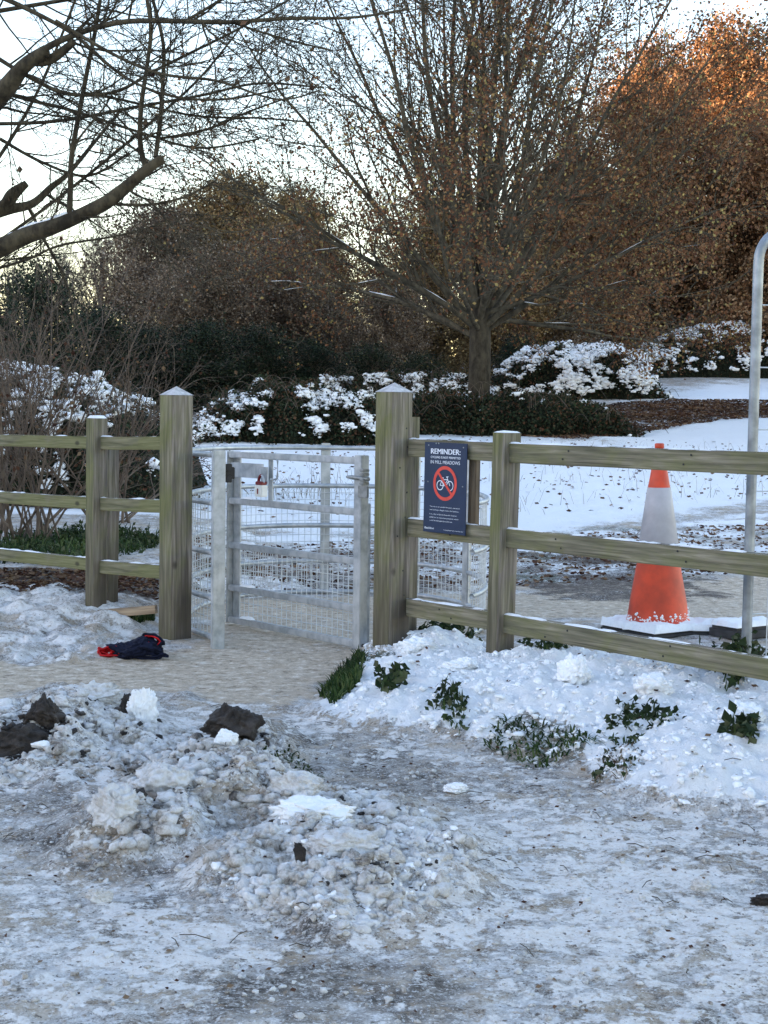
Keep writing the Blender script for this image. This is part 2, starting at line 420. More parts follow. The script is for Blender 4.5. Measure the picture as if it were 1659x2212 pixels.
M['grey_metal'] = plain('zinc_hinge', (.26, .27, .27), .5, .6, .2, 40)
M['white_plastic'] = plain('white_plastic', (.75, .74, .70), .4, 0, .05)
M['red_plastic'] = plain('red_plastic', (.16, .006, .010), .4)
M['navy'] = plain('navy_sign_face', (.004, .017, .055), .35, 0, .08, 8)
M['white_print'] = plain('white_print', (.72, .76, .84), .5)
M['red_print'] = plain('red_print', (.62, .055, .035), .45, 0, .1)
M['orange'] = plain('orange_plastic', (.52, .045, .010), .5, 0, .28, 7)
M['sleeve'] = plain('reflective_sleeve', (.38, .365, .385), .45, 0, .16, 7)
M['rubber'] = plain('black_rubber', (.035, .035, .037), .8, 0, .4, 12)
M['cloth_navy'] = plain('navy_knit', (.006, .008, .022), .85, 0, .3, 60, .2)
M['cloth_red'] = plain('red_lining', (.50, .008, .012), .6, 0, .25, 30, .3)
M['bark_oak'] = bark('oak_bark', (.042, .035, .024), (.125, .105, .07))
M['bark_trunk'] = bark('oak_trunk_bark', (.022, .018, .013), (.075, .062, .042))
M['bark_near'] = bark('near_tree_bark', (.028, .023, .016), (.10, .082, .052), 11)
M['bark_back'] = bark('twig_bark', (.11, .09, .072), (.26, .215, .17))
M['bark_grey'] = bark('grey_stem_bark', (.06, .045, .035), (.17, .13, .10), 10)
M['leaf_oak'] = leafmat('sparse_brown_leaves', [(0, (.09, .036, .022)), (.35, (.20, .085, .04)), (.65, (.31, .145, .065)), (.85, (.38, .23, .09)), (.95, (.45, .36, .13))])
M['leaf_rust'] = leafmat('rust_leaves', [(0, (.14, .07, .035)), (.4, (.30, .155, .07)), (.7, (.44, .25, .125)), (.93, (.56, .38, .22))], .35)
M['leaf_olive'] = leafmat('olive_brown_leaves', [(0, (.10, .065, .03)), (.5, (.32, .20, .085)), (.85, (.50, .34, .15)), (.97, (.58, .46, .22))])
M['leaf_dull'] = leafmat('dull_brown_leaves', [(0, (.08, .055, .038)), (.5, (.23, .16, .105)), (.85, (.38, .28, .18)), (.97, (.52, .44, .34))])
M['leaf_holly'] = leafmat('evergreen_leaves', [(0, (.010, .018, .012)), (.5, (.026, .042, .025)), (.9, (.06, .085, .045))], .1)
M['leaf_bramble'] = leafmat('bramble_leaves', [(0, (.013, .022, .010)), (.5, (.032, .05, .021)), (.8, (.07, .055, .028)), (.95, (.14, .065, .035))], .1)
M['leaf_nettle'] = leafmat('nettle_leaves', [(0, (.018, .032, .012)), (.6, (.04, .068, .022)), (.95, (.11, .12, .06))], .2)
M['leaf_dead'] = leafmat('dead_leaves', [(0, (.05, .02, .012)), (.5, (.12, .055, .03)), (.85, (.26, .17, .10))], .1)
M['grass'] = leafmat('grass_blades', [(0, (.015, .035, .008)), (.6, (.04, .08, .018)), (.9, (.12, .15, .05))], .2)
M['straw'] = leafmat('dry_stems', [(0, (.12, .09, .06)), (.6, (.25, .20, .14)), (.9, (.36, .31, .24))], .1)

# ------------------------------------------------------------------ the ground sheet
PB = poly([(700, 1535), (765, 1435), (800, 1405), (900, 1392), (1040, 1392), (1110, 1440), (1260, 1450), (1450, 1470), (1659, 1500), (2050, 1560),
           (2050, 1900), (1800, 1830), (1659, 1770), (1480, 1755), (1330, 1725), (1270, 1660), (1100, 1625), (980, 1600), (870, 1585), (760, 1570)])
PH1 = poly([(-160, 1560), (60, 1570), (110, 1530), (150, 1505), (240, 1515), (330, 1530), (350, 1590), (440, 1600), (520, 1590), (565, 1640), (590, 1700), (640, 1745),
            (590, 1790), (480, 1800), (400, 1850), (260, 1875), (200, 1850), (225, 1770), (330, 1720), (240, 1680), (120, 1690), (-160, 1700)])
PH2 = poly([(470, 1900), (540, 1850), (590, 1770), (700, 1740), (830, 1750), (930, 1800), (990, 1860), (960, 1920), (880, 1980), (760, 2010), (640, 1985), (540, 1960)])
PG = poly([(-400, 1440), (0, 1430), (150, 1438), (330, 1402), (420, 1390), (400, 1295), (800, 1285), (1100, 1283), (1659, 1245), (2100, 1225), (2100, 1335),
           (1659, 1345), (1250, 1335), (1120, 1345), (900, 1395), (790, 1420), (765, 1460), (690, 1500), (620, 1525), (430, 1505), (300, 1498), (120, 1495), (0, 1550), (-400, 1580)])
PFIELD = poly([(-200, 1100), (350, 1120), (700, 1150), (1050, 1150), (1350, 1125), (1659, 1085), (2100, 1060), (2300, 800), (1659, 815), (1400, 845), (1050, 935), (400, 935), (-200, 930)])
PMIX = poly([(400, 1130), (1050, 1140), (1400, 1130), (1659, 1095), (2100, 1080), (2100, 1250), (1659, 1240), (1100, 1280), (400, 1280)])
PMUD1 = poly([(400, 1175), (1045, 1165), (1045, 1275), (400, 1280)])
PMUD2 = poly([(1100, 1195), (1350, 1195), (1600, 1270), (1500, 1300), (1100, 1290)])
PMUD3 = poly([(-200, 1225), (350, 1225), (345, 1305), (-200, 1270)])
PMUD4 = poly([(1090, 1400), (1500, 1410), (1659, 1440), (1659, 1500), (1300, 1465), (1100, 1450)])
PLEFT = poly([(-300, 1268), (100, 1275), (345, 1325), (330, 1390), (200, 1425), (-300, 1430)])
PLEAF = poly([(1080, 935), (1150, 905), (1330, 872), (1480, 866), (1659, 872), (1800, 880), (1800, 905), (1560, 905), (1400, 930), (1250, 950)])
PDARK = poly([(900, 2080), (640, 2050), (400, 2120), (480, 2230), (1000, 2230), (1050, 2140)])
PDARK2 = poly([(560, 1560), (900, 1600), (1050, 1680), (900, 1760), (700, 1730), (600, 1680), (540, 1610)])
PDARK3 = poly([(-100, 1700), (150, 1710), (230, 1760), (200, 1860), (450, 1870), (560, 1960), (300, 1990), (150, 1900), (-100, 1800)])

xs = np.concatenate([np.arange(-2.3, 2.31, .0115)])
g = []; x = 2.3; dx = .0125
while x < 600: x += dx; g.append(x); dx *= 1.045 if x < 16 else 1.2
g = np.array(g); xs = np.concatenate([-g[::-1], xs, g])
ys = []; y = 2.7
while y < 8.6: ys.append(y); y += .0095*(y/3)**1.15
while y < 70: ys.append(y); y += .031*(y/8.6)**1.05
while y < 1500: ys.append(y); y *= 1.1
b_ = []; y = 2.7; dy = .05
while y > -500: y -= dy; b_.append(y); dy *= 1.3
ys = np.concatenate([np.array(b_)[::-1], ys])
X, Y = np.meshgrid(xs, ys); nx_, ny_ = len(xs), len(ys)
Xf, Yf = X.ravel(), Y.ravel()
near = (Yf > 2.4) & (Yf < 62) & (np.abs(Xf) < 20)
def mask(P, soft=.12, noise=.12, nf=2.5, s=0, dscale=True):
    out = np.zeros(len(Xf)); lo = P.min(0)-1.5; hi = P.max(0)+1.5
    sel = near & (Xf > lo[0]) & (Xf < hi[0]) & (Yf > lo[1]) & (Yf < hi[1])
    x, y = Xf[sel], Yf[sel]; sc_ = np.maximum(y/6, .6) if dscale else 1
    d = sdist(P, x, y)/sc_ + (fbm(x, y, nf, 4, s)-.5)*noise*2
    out[sel] = sstep(-soft, soft, d); return out
Z = base_h(Xf, Yf)
fade = 1-sstep(50, 100, np.abs(Yf))
Z += (fbm(Xf, Yf, .35, 4, 3)-.5)*.10*sstep(8, 20, Yf)*fade
rel = near
xn, yn = Xf[rel], Yf[rel]
micro = np.zeros(len(Xf)); micro[rel] = (fbm(xn, yn, 3.0, 5, 11)-.5)*.022+(fbm(xn, yn, 14, 4, 21)-.5)*.020
mG = mask(PG, .22, .24, 3, 1); mB = mask(PB, .10, .10, 4, 2); m1 = mask(PH1, .26, .24, 5, 3); m2 = mask(PH2, .34, .20, 5, 4)
mB_in = np.zeros(len(Xf)); mi = mB > .02; dB = sdist(PB, Xf[mi], Yf[mi])
mB_in[mi] = sstep(-.05, .42, dB+(fbm(Xf[mi], Yf[mi], 5, 3, 8)-.5)*.2)
Z += micro*(1-.72*mG)
lump = np.zeros(len(Xf)); sel = (mB > .01) | (m1 > .01) | (m2 > .01)
xs_, ys_ = Xf[sel], Yf[sel]
w1 = 1-np.clip(worley(xs_+fbm(xs_, ys_, 9, 2, 5)*.05, ys_, 9, 3)*1.15, 0, 1); w2 = 1-np.clip(worley(xs_, ys_, 21, 6)*1.1, 0, 1); w3 = 1-np.clip(worley(xs_, ys_, 4.2, 9), 0, 1)
lump[sel] = w1*.035+w2*.022+w3*.035+(fbm(xs_, ys_, 30, 3, 77)-.5)*.016
Z += mB_in*(.10+.06*(fbm(Xf, Yf, 2.4, 3, 9)-.5)) + mB*(lump*.8+.035*(fbm(Xf, Yf, 7, 4, 95)-.5))
env1 = sstep(.35, .68, fbm(Xf, Yf, 2.6, 3, 19)); env2 = .35+.65*sstep(.3, .65, fbm(Xf, Yf, 3.0, 3, 29))
ridg = 1-np.abs(2*np.where(near, fbm(Xf, Yf, 11, 4, 91), .5)-1)
Z += m1*(.006+env1*.04+lump*.85*(.3+1.1*env1)+ridg*.02) + m2*(.004+env2*.028+lump*.8+ridg*.018)
def std(a, m): return (a-a[m].mean())/a[m].std()
# field hummocks
mF = mask(PFIELD, .25, .2, 1.2, 5); mMix = mask(PMIX, .15, .2, 2, 6)
Z += (fbm(Xf, Yf, 1.1, 4, 41)-.5)*.11*mF + (fbm(Xf, Yf, 2.5, 4, 43)-.5)*.09*mMix*(1-mG)
mud = np.maximum.reduce([mask(PMUD1, .1, .2, 3, 7)*.62, mask(PMUD2, .1, .25, 3, 8)*.75, mask(PMUD3, .15, .1, 3, 9)*1.0, mask(PMUD4, .1, .2, 5, 10)*.75])
left = mask(PLEFT, .1, .15, 3, 12)
Z += left*((fbm(Xf, Yf, 8, 5, 61)-.5)*.13+.02)
leaf = mask(PLEAF, .3, .25, 1.5, 13)
snow = np.zeros(len(Xf)); n1 = np.where(near, fbm(Xf, Yf, 1.4, 3, 31), .5)
snow = np.maximum(snow, mF*(.95)); snow = np.maximum(snow, mMix*(1-mG)*(.55+.26*std(fbm(Xf*.5, Yf, 2.4, 4, 251), mMix > .2)))
snow = np.where(mud > .1, snow*(1-mud*.5), snow)
snow = np.maximum(snow, left*(.50+.24*std(fbm(Xf, Yf*1.3, 5, 4, 241), left > .2))); snow = np.maximum(snow, mB*(1.0-.5*(fbm(Xf, Yf, 3.4, 3, 33) < .34)*(mB_in < .6)))
snow = np.where(leaf > .1, snow*(1-leaf*.72), snow)
far = sstep(60, 80, Yf)+((~near) & (Yf > -60)); snow = np.maximum(snow, np.clip(far, 0, 1)*.9)
snow = np.where((Yf <= 2.4), .35, snow)
snow = snow*(1-mG*.9)+mG*np.where(near, .10+.5*(fbm(Xf, Yf, 2.2, 4, 261)-.4), 0)*(Yf < 12); fg = (Yf < 7.5) & (mB < .3) & (mG < .4)
def std(a, m): return (a-a[m].mean())/a[m].std()
fgm = fg & near
p1 = std(fbm(Xf*.8, Yf*1.5, 2.0, 3, 201), fgm); p2 = std(fbm(Xf*.9, Yf*1.2, 7.5, 4, 211), fgm); p3 = std(fbm(Xf, Yf, 26, 2, 221), fgm)
pat = .09*p1+.12*p2+.16*p3
gradr = sstep(-.9, .6, Xf)*.14+sstep(5.2, 3.4, Yf)*.12
snow = np.where(fgm, np.maximum(snow, .40+gradr+pat), snow)
dark = np.maximum.reduce([mask(PDARK, .1, .08, 4, 14)*.72, mask(PDARK2, .12, .1, 4, 15)*.6, mask(PDARK3, .12, .1, 4, 16)*.62, m1*.35, m2*.12, .25*mud])
dark = np.maximum(dark, np.where(near & (Yf < 7), .12+.35*sstep(.45, .75, fbm(Xf, Yf, 1.9, 4, 51)), 0))
dark = np.where(fgm, dark+.09*p2+.10*std(fbm(Xf, Yf, 18, 3, 231), fgm), dark)
snow = snow-.55*np.where(fg, np.maximum(dark-.2, 0), 0)
grass = np.maximum(mask(poly([(700, 1535), (790, 1425), (820, 1440), (780, 1560)]), .08, .08, 5, 17)*.8, mMix*(1-mG)*.55*sstep(.5, .7, fbm(Xf, Yf, 1.7, 3, 71)))
grass = np.maximum(grass, mB*.62*(fbm(Xf, Yf, 3.4, 3, 33) < .36)*(mB_in < .8))
V = np.stack([Xf, Yf, Z], 1)
i = np.arange(ny_-1)[:, None]*nx_+np.arange(nx_-1)[None, :]
FQ = np.stack([i, i+1, i+nx_+1, i+nx_], -1).reshape(-1, 4)
A = np.stack([snow, dark, mG, np.ones_like(snow)], 1); snow = np.maximum(snow, m2*(.70+.1*p2+.12*p3)); snow = np.maximum(snow, m1*(.55+.12*p2+.12*p3)); dark = dark*(1-.4*m2)
A = np.stack([snow, dark, mG, np.ones_like(snow)], 1)
B = np.stack([mud, leaf, grass, np.where(fgm, 1.0, 0)*(1-.6*mG)+.35*mG+.8*left*(1-fgm)], 1)
tree_z = None
def hz(x, y):
    """height of the finished ground"""
    ix = int(np.clip(np.searchsorted(xs, x), 1, nx_-1)); iy = int(np.clip(np.searchsorted(ys, y), 1, ny_-1))
    return float(Z[iy*nx_+ix])
def hzv(x, y):
    ix = np.clip(np.searchsorted(xs, x), 1, nx_-1); iy = np.clip(np.searchsorted(ys, y), 1, ny_-1); return Z[iy*nx_+ix]
EXTRA = {}
def sheet(name, selF, mt=None, parent=None):
    Fs = FQ[selF]; used = np.unique(Fs); mp = np.full(len(V), -1); mp[used] = np.arange(len(used))
    me = raw_mesh(name, V[used], mp[Fs])
    for nm, arr in (('mask_a', A), ('mask_b', B)):
        a = me.color_attributes.new(nm, 'FLOAT_COLOR', 'POINT'); a.data.foreach_set('color', np.clip(arr[used], 0, 1).astype(np.float32).ravel())
    return link(name, me, M['ground'], parent)
fc = FQ[:, 0]
kB = mB[fc] > .5; k1 = (m1[fc] > .5) & ~kB; k2 = (m2[fc] > .5) & ~kB & ~k1; kG = (mG[fc] > .5) & ~kB & ~k1 & ~k2
tag(sheet('ground', ~(kB | k1 | k2 | kG)), kind='structure')
tag(sheet('path', kG), kind='structure')
bank = sheet('snow_bank', kB); tag(bank, 'long bank of shovelled white snow along the foot of the right fence', 'snow bank')
h1 = sheet('slush_heap', k1); tag(h1, 'brown and grey heap of icy rubble with dark soil clods at left', 'slush heap', 'heaps of dirty slush')
h2 = sheet('slush_heap', k2); tag(h2, 'whiter low heap of frozen slush in the middle foreground', 'slush heap', 'heaps of dirty slush')

def scatter(P, n, rng):
    lo, hi = P.min(0), P.max(0); out = np.zeros((0, 2))
    while len(out) < n:
        q = rng.uniform(lo, hi, (n*2, 2)); d = sdist(P, q[:, 0].copy(), q[:, 1].copy()); out = np.concatenate([out, q[d > 0]])
    return out[:n]
def wider(P, k=1.18): return P.mean(0)+(P-P.mean(0))*k
def rubble(P, n, smin, smax, rng, power=2.5, sink=.3, inframe=True):
    q = scatter(P, n, rng)
    if inframe: q = q[np.abs(q[:, 0]) < q[:, 1]*.27+.15]
    s = smin+(smax-smin)*rng.uniform(0, 1, len(q))**power
    z = hzv(q[:, 0], q[:, 1])+s*(.7-2*sink)*.5
    return chunks(np.column_stack([q, z]), s, rng)
me = raw_mesh('snow_lumps', *rubble(PB, 8000, .003, .022, rng, 3.2, .7)); link('snow_lumps', me, M['snow'], bank)
me = raw_mesh('ice_lumps', *rubble(wider(PH1, 1.06), 4600, .003, .032, rng, 4.2, .5)); link('ice_lumps', me, M['slush'], h1)
me = raw_mesh('dark_lumps', *rubble(PH1, 300, .004, .022, rng, 2.2, .35)); link('dark_lumps', me, M['slush_dark'], h1)
me = raw_mesh('soil_bits', *rubble(PH1, 330, .003, .022, rng, 2.6, .3)); link('soil_bits', me, M['soil'], h1)
me = raw_mesh('soil_bits', *rubble(PH2, 110, .003, .016, rng, 2.6, .3)); link('soil_bits', me, M['soil'], h2)
me = raw_mesh('big_lumps', *rubble(PH1, 22, .025, .05, rng, 1.5, .7)); link('big_lumps', me, M['slush'], h1)
me = raw_mesh('big_lumps', *rubble(PH2, 22, .025, .05, rng, 1.5, .75)); link('big_lumps', me, M['slush'], h2)
me = raw_mesh('pale_ice_lumps', *rubble(wider(PH1), 700, .003, .022, rng, 2.5, .45)); link('pale_ice_lumps', me, M['slush'], h1)
me = raw_mesh('ice_lumps', *rubble(wider(PH2, 1.12), 3000, .003, .030, rng, 4.2, .5)); link('ice_lumps', me, M['slush'], h2)
me = raw_mesh('clean_lumps', *rubble(wider(PH2, 1.1), 500, .003, .018, rng, 2.5, .6)); link('clean_lumps', me, M['snow'], h2)
PALL = poly([(-100, 1500), (1000, 1600), (1760, 1760), (1800, 2260), (-150, 2260)])
o = link('ice_crumbs', raw_mesh('ice_crumbs', *rubble(PALL, 2600, .002, .011, rng, 2.5, .2)), M['slush']); tag(o, kind='stuff', label='small ice crumbs strewn over the trodden slush', cat='ice crumbs')

for q_ in (bank, h1, h2):
    for ch in q_.children: ch['kind'] = 'stuff'
# distinct lumps that one could pick up
def lump_thing(name, label, cat_, px, py, w, h, mt, seed, deep=.8, rough=.16, group=None, freq=9, sub=5, tilt=0, taper=0):
    """one clod: px,py where its foot touches the ground, w,h in metres"""
    r_ = random.Random(seed); x, y = gp(px, py); V0, F0 = ico(sub)
    V = V0.copy()
    for k in range(7):
        d = Vector((r_.gauss(0, 1), r_.gauss(0, 1), r_.gauss(0, 1))).normalized(); c = r_.uniform(.5, .82)
        dp = V@np.array(d); V = np.where((dp > c)[:, None], V-np.outer(dp-c, d)*.85, V)
    off = r_.random()*40
    nn = np.array([mnoise.fractal(Vector(v)*freq*.35+Vector((off, 0, 0)), .8, 2.0, 5) for v in V0]); V = V*(1+rough*nn)[:, None]
    if taper: V[:, :2] *= (1-taper*V[:, 2:3])
    V = V*np.array([w*.55, w*.55*deep, h*.62])
    o = link(name, raw_mesh(name, V, F0), mt); o.location = (x, y+w*.3*deep, hz(x, y+w*.2)+h*.36); o.rotation_euler = (0, tilt, r_.uniform(-.4, .4))
    return tag(o, label, cat_, group)
lump_thing('snow_block', 'tall upright slab of clean white snow on the left slush heap', 'snow lump', 308, 1588, .10, .13, M['snow'], 3, .7, .28)
lump_thing('soil_clod', 'narrow dark brown soil sliver leaning against the upright snow slab', 'soil clod', 268, 1578, .045, .125, M['soil'], 5, .7, .2, tilt=.35)
lump_thing('soil_clod', 'pointed dark soil clod standing alone right of the left heap', 'soil clod', 505, 1655, .17, .13, M['soil'], 8, .8, .34, freq=6, taper=.5)
lump_thing('soil_clod', 'wide black soil clod at the left edge of the photo', 'soil clod', 25, 1660, .22, .10, M['soil'], 9, .9, .3, freq=6, taper=.3)
lump_thing('soil_clod', 'black soil clod between the white ice lump and the left edge clod', 'soil clod', 95, 1640, .11, .10, M['soil'], 19, .9, .3, freq=6, taper=.4)
lump_thing('soil_clod', 'small black soil clod with snow above the big grey ice boulder', 'soil clod', 375, 1705, .085, .06, M['soil'], 11, .8, .22, freq=7)
lump_thing('ice_lump', 'white rounded ice lump just in front of the pointed soil clod', 'ice lump', 485, 1672, .09, .055, M['snow'], 13)
lump_thing('ice_lump', 'big tan grey boulder of dirty ice in the middle of the left heap', 'ice lump', 350, 1785, .16, .10, M['slush'], 14, .9, .22)
lump_thing('ice_lump', 'pointed snowy ice lump at the front left of the left heap', 'ice lump', 245, 1850, .12, .10, M['slush'], 16, .9, .25)
lump_thing('ice_lump', 'small smooth beige ice cobble at the foot of the left heap', 'ice lump', 252, 1860, .036, .034, M['slush'], 17, .9, .08)
lump_thing('ice_lump', 'lone brown ice lump lying below the left heap', 'ice lump', 214, 1955, .055, .038, M['slush'], 18, .8, .3)
lump_thing('ice_lump', 'little dirty ice lump alone left of the grey boulder', 'ice lump', 172, 1768, .04, .028, M['slush'], 20, .8, .3)
lump_thing('ice_lump', 'oblong white ice lump beside the wide black clod', 'ice lump', 86, 1662, .06, .03, M['snow'], 21, .8, .12)
lump_thing('ice_lump', 'row of frozen snow humps behind the left heap beside the snow slab', 'ice lump', 195, 1560, .21, .075, M['slush'], 24, .5, .35)
lump_thing('ice_slab', 'flat white slab of frozen snow topping the middle heap', 'ice slab', 675, 1840, .19, .07, M['snow'], 22, .9, .30)
lump_thing('ice_slab', 'dirty white ice slab at the right end of the middle heap', 'ice slab', 745, 1915, .17, .055, M['slush'], 25, .9, .25)
lump_thing('ice_slab', 'rounded grey white ice slab behind the middle heap', 'ice slab', 640, 1790, .15, .075, M['slush'], 28, .9, .25)
lump_thing('bark_piece', 'dark brown piece of bark standing in front of the middle heap', 'bark', 648, 1935, .028, .065, M['soil'], 26, .5, .3, tilt=-.3)
lump_thing('ice_lump', 'chunky white ice lump on the grey ice right of the soil clod', 'ice lump', 985, 1712, .075, .028, M['snow'], 33, .7, .3)
lump_thing('ice_lump', 'round tan ice lump near the right edge of the foreground', 'ice lump', 1515, 1925, .045, .028, M['slush'], 34, .8, .25)
lump_thing('soil_clod', 'black clod cut off by the right edge of the foreground', 'soil clod', 1655, 1955, .07, .022, M['soil'], 36, .8, .4)
# crumbs broken off the big soil clods
for k, (px, py, w_) in enumerate([(505, 1652, .17), (30, 1655, .22), (95, 1640, .14), (375, 1700, .10), (268, 1585, .05)]):
    cx0, cy0 = gp(px, py); q = np.column_stack([cx0+rng.normal(0, w_*.42, 60), cy0+w_*.3+rng.normal(0, w_*.5, 60)]); s_ = .005+.018*rng.uniform(0, 1, 60)**2
    z_ = hzv(q[:, 0], q[:, 1])+np.maximum(0, .8-np.hypot(q[:, 0]-cx0, q[:, 1]-cy0-w_*.3)/(w_*.6))*w_*.45*rng.uniform(0, 1, 60)
    o = link('soil_crumbs', raw_mesh('soil_crumbs', *chunks(np.column_stack([q, z_]), s_, rng)), M['soil'], h1); o['kind'] = 'stuff'
# clean peaks on the bank
for k, (px, py, w, h) in enumerate([(905, 1470, .17, .08), (1000, 1510, .14, .06), (1245, 1560, .13, .10), (1420, 1590, .15, .08), (1600, 1660, .15, .06)]):
    o = lump_thing('snow_hump', None, None, px, py, w, h, M['snow'], 50+k, 1, .3); o.name = 'snow_hump'; o.parent = bank

# ------------------------------------------------------------------ posts, rails, fences
TH = R(49)                                   # fences run at this angle to the picture plane
DIR = Vector((math.cos(TH), -math.sin(TH), 0)); NRM = Vector((-math.sin(TH), -math.cos(TH), 0))
def post_mesh(name, ax, ay, h, pyr=0, cham=.012, sink=.25):
    bm = bmesh.new(); lv = []
    zs = [-sink]+[h*t for t in np.linspace(0, 1, 9)]
    for z in zs:
        ring = []
        for sx, sy in ((1, 1), (-1, 1), (-1, -1), (1, -1)):
            for a in ((0, 1) if sx*sy > 0 else (1, 0)):
                ring.append(bm.verts.new((sx*(ax/2-(cham if a == 1 else 0))+random.uniform(-.001, .001), sy*(ay/2-(cham if a == 0 else 0))+random.uniform(-.001, .001), z)))
        lv.append(ring)
    for a, b in zip(lv, lv[1:]):
        for k in range(8): bm.faces.new((a[k], a[(k+1) % 8], b[(k+1) % 8], b[k]))
    top = lv[-1]
    if pyr:
        c = bm.verts.new((random.uniform(-.005, .005), 0, h+pyr))
        for k in range(8): bm.faces.new((top[k], top[(k+1) % 8], c))
    else: bm.faces.new(top)
    bmesh.ops.recalc_face_normals(bm, faces=bm.faces)
    me = bpy.data.meshes.new(name); bm.to_mesh(me); bm.free(); return me
def snow_patch(name, w, d, parent, loc, rz=0, th=.012, seed=1, cover=.4, tiltx=0, mt=None):
    """lumpy thin snow lying on a w x d top"""
    nx, ny = max(4, int(w/.012)), max(4, int(d/.008)); gx, gy = np.meshgrid(np.linspace(-w/2, w/2, nx), np.linspace(-d/2, d/2, ny))
    nzv = fbm(gx+seed*3.3, gy+seed, 14, 4, seed); e = np.minimum(w/2-np.abs(gx), d/2-np.abs(gy))
    hgt = np.maximum(0, sstep(cover-.12, cover+.12, nzv)*th*(.5+nzv))*sstep(-.0005, .008, e)
    Vv = np.stack([gx, gy, hgt-.0012], -1).reshape(-1, 3)
    ii = np.arange(ny-1)[:, None]*nx+np.arange(nx-1)[None, :]; Fq = np.stack([ii, ii+1, ii+nx+1, ii+nx], -1).reshape(-1, 4)
    o = link(name, raw_mesh(name, Vv, Fq), mt or M['snow'], parent); o.location = loc; o.rotation_euler = (0, tiltx, rz); return o

def tall_post(px, py0, py1, Y, a, label, seed):
    b = at(px, py1, Y); t = at(px, py0, Y); random.seed(seed); gz = min(b.z, 0)
    h = t.z-gz-.045
    o = link('gate_post', post_mesh('gate_post', a, a, h, .045), M['wood_v']); o.location = (b.x, b.y, gz); o.rotation_euler = (0, R(.15), -TH+R(2))
    tag(o, label, 'gate post', 'tall pointed gate posts')
    # frost cap
    s = a*.97; bm = bmesh.new(); c = bm.verts.new((0, 0, .048)); ring = [bm.verts.new((sx*s/2, sy*s/2, .0015)) for sx, sy in ((1, 1), (-1, 1), (-1, -1), (1, -1))]
    for k in range(4): bm.faces.new((ring[k], ring[(k+1) % 4], c))
    me = bpy.data.meshes.new('snow'); bm.to_mesh(me); bm.free(); q = link('frost_cap', me, M['frost'], o); q.location = (0, 0, h+.0015)
    return o
M['frost'] = plain('frosted_wood', (.46, .45, .45), .7, 0, .25, 40)
pL = tall_post(378, 836, 1400, 8.05, .132, 'tall mossy post with pointed cap left of the metal gate', 1)
pM = tall_post(843, 828, 1428, 7.48, .136, 'tall mossy post with pointed cap between gate and blue sign', 2)
for (dz, dx_) in ((1.14, .02), (1.05, .03), (.95, -.02), (.83, .03), (.71, .02), (.62, -.03), (.45, .01), (.33, .02)):
    bm = bmesh.new(); bmesh.ops.create_cone(bm, cap_ends=True, segments=8, radius1=.004, radius2=.004, depth=.003)
    me = bpy.data.meshes.new('nail_hole'); bm.to_mesh(me); bm.free(); q = link('nail_hole', me, M['dark_metal'], pM); q.location = (.0685, dx_, dz); q.rotation_euler = (0, R(90), 0)
# rear post tight behind the middle tall post
b = at(882, 1395, 7.62); t = at(890, 860, 7.62)
o = link('fence_post', post_mesh('fence_post', .055, .10, 1.20, 0, .004), M['wood_v']); o.location = (b.x-.012, b.y+.03, -.02); o.rotation_euler = (0, 0, -TH)
tag(o, 'slim dark post tucked directly behind the middle tall post', 'fence post')

def rail(parent, p0, p1, th, mt, name='rail', t=.036, snow=0, seed=1):
    d = p1-p0; L = d.length; c = (p0+p1)/2; rz = math.atan2(d.y, d.x); ry = -math.asin(d.z/L)
    random.seed(seed)
    o = box(name, (L, t, th), mt, parent, c-Vector((0, 0, th/2)), (0, ry, rz), .004, .0035, 10)
    for q_ in range(max(1, int(L/.55))):
        for dz_ in (-.02, .022):
            xx = -L/2+L*(q_+.5)/max(1, int(L/.55))+random.uniform(-.08, .08); bm = bmesh.new(); bmesh.ops.create_cone(bm, cap_ends=True, segments=8, radius1=.0045, radius2=.0045, depth=.002)
            me_ = bpy.data.meshes.new('nail'); bm.to_mesh(me_); bm.free(); q = link('nail', me_, M['dark_metal'], o); q.location = (xx, -t/2-.0022, dz_+random.uniform(-.006, .006)); q.rotation_euler = (R(90), 0, 0)
    if snow: snow_patch('snow', L*.99, t*.98, o, (0, 0, th/2), 0, .006, seed, snow+.12)
    return o
# right fence
fr = empty('wooden_fence', at(1080, 1455, 6.97)); loc0 = fr.location.copy(); fr.location = (0, 0, 0)
tag(fr, 'three rail timber fence with a flat topped post, carrying the blue sign', 'fence', 'three rail timber fences')
A0 = Vector((.125, 7.45, 0)); Q = Vector((.535, 6.97, 0)); E1 = Vector((1.44, 5.80, 0)); dE = (E1-Q).normalized(); E2 = Q+dE*2.1; E3 = E2+dE*2.1
HR = (1.074, .690, .300)
for k, z in enumerate(HR):
    rail(fr, A0+Vector((0, 0, z)), Q+(Q-A0).normalized()*-.03+Vector((0, 0, z-.004)), .087, M['wood_h'], snow=.36, seed=10+k)
    rail(fr, Q+dE*.03+Vector((0, 0, z-.006)), E2+Vector((0, 0, z-.012)), .087, M['wood_h'], snow=.34, seed=20+k)
    rail(fr, E2+dE*.005+Vector((0, 0, z-.012)), E3+Vector((0, 0, z-.02)), .087, M['wood_h'], seed=30+k)
for k, (p, h) in enumerate(((Q, 1.135), (E2, 1.12), (E3, 1.12))):
    random.seed(k); ps = link('post', post_mesh('post', .075, .115, h, 0, .006), M['wood_v'], fr); ps.location = (p.x, p.y, -.02); ps.rotation_euler = (0, R(1.2) if k == 0 else 0, -TH+R(90)-R(90))
    if k == 0: snow_patch('snow', .07, .11, ps, (0, 0, h), 0, .008, 5, .2)
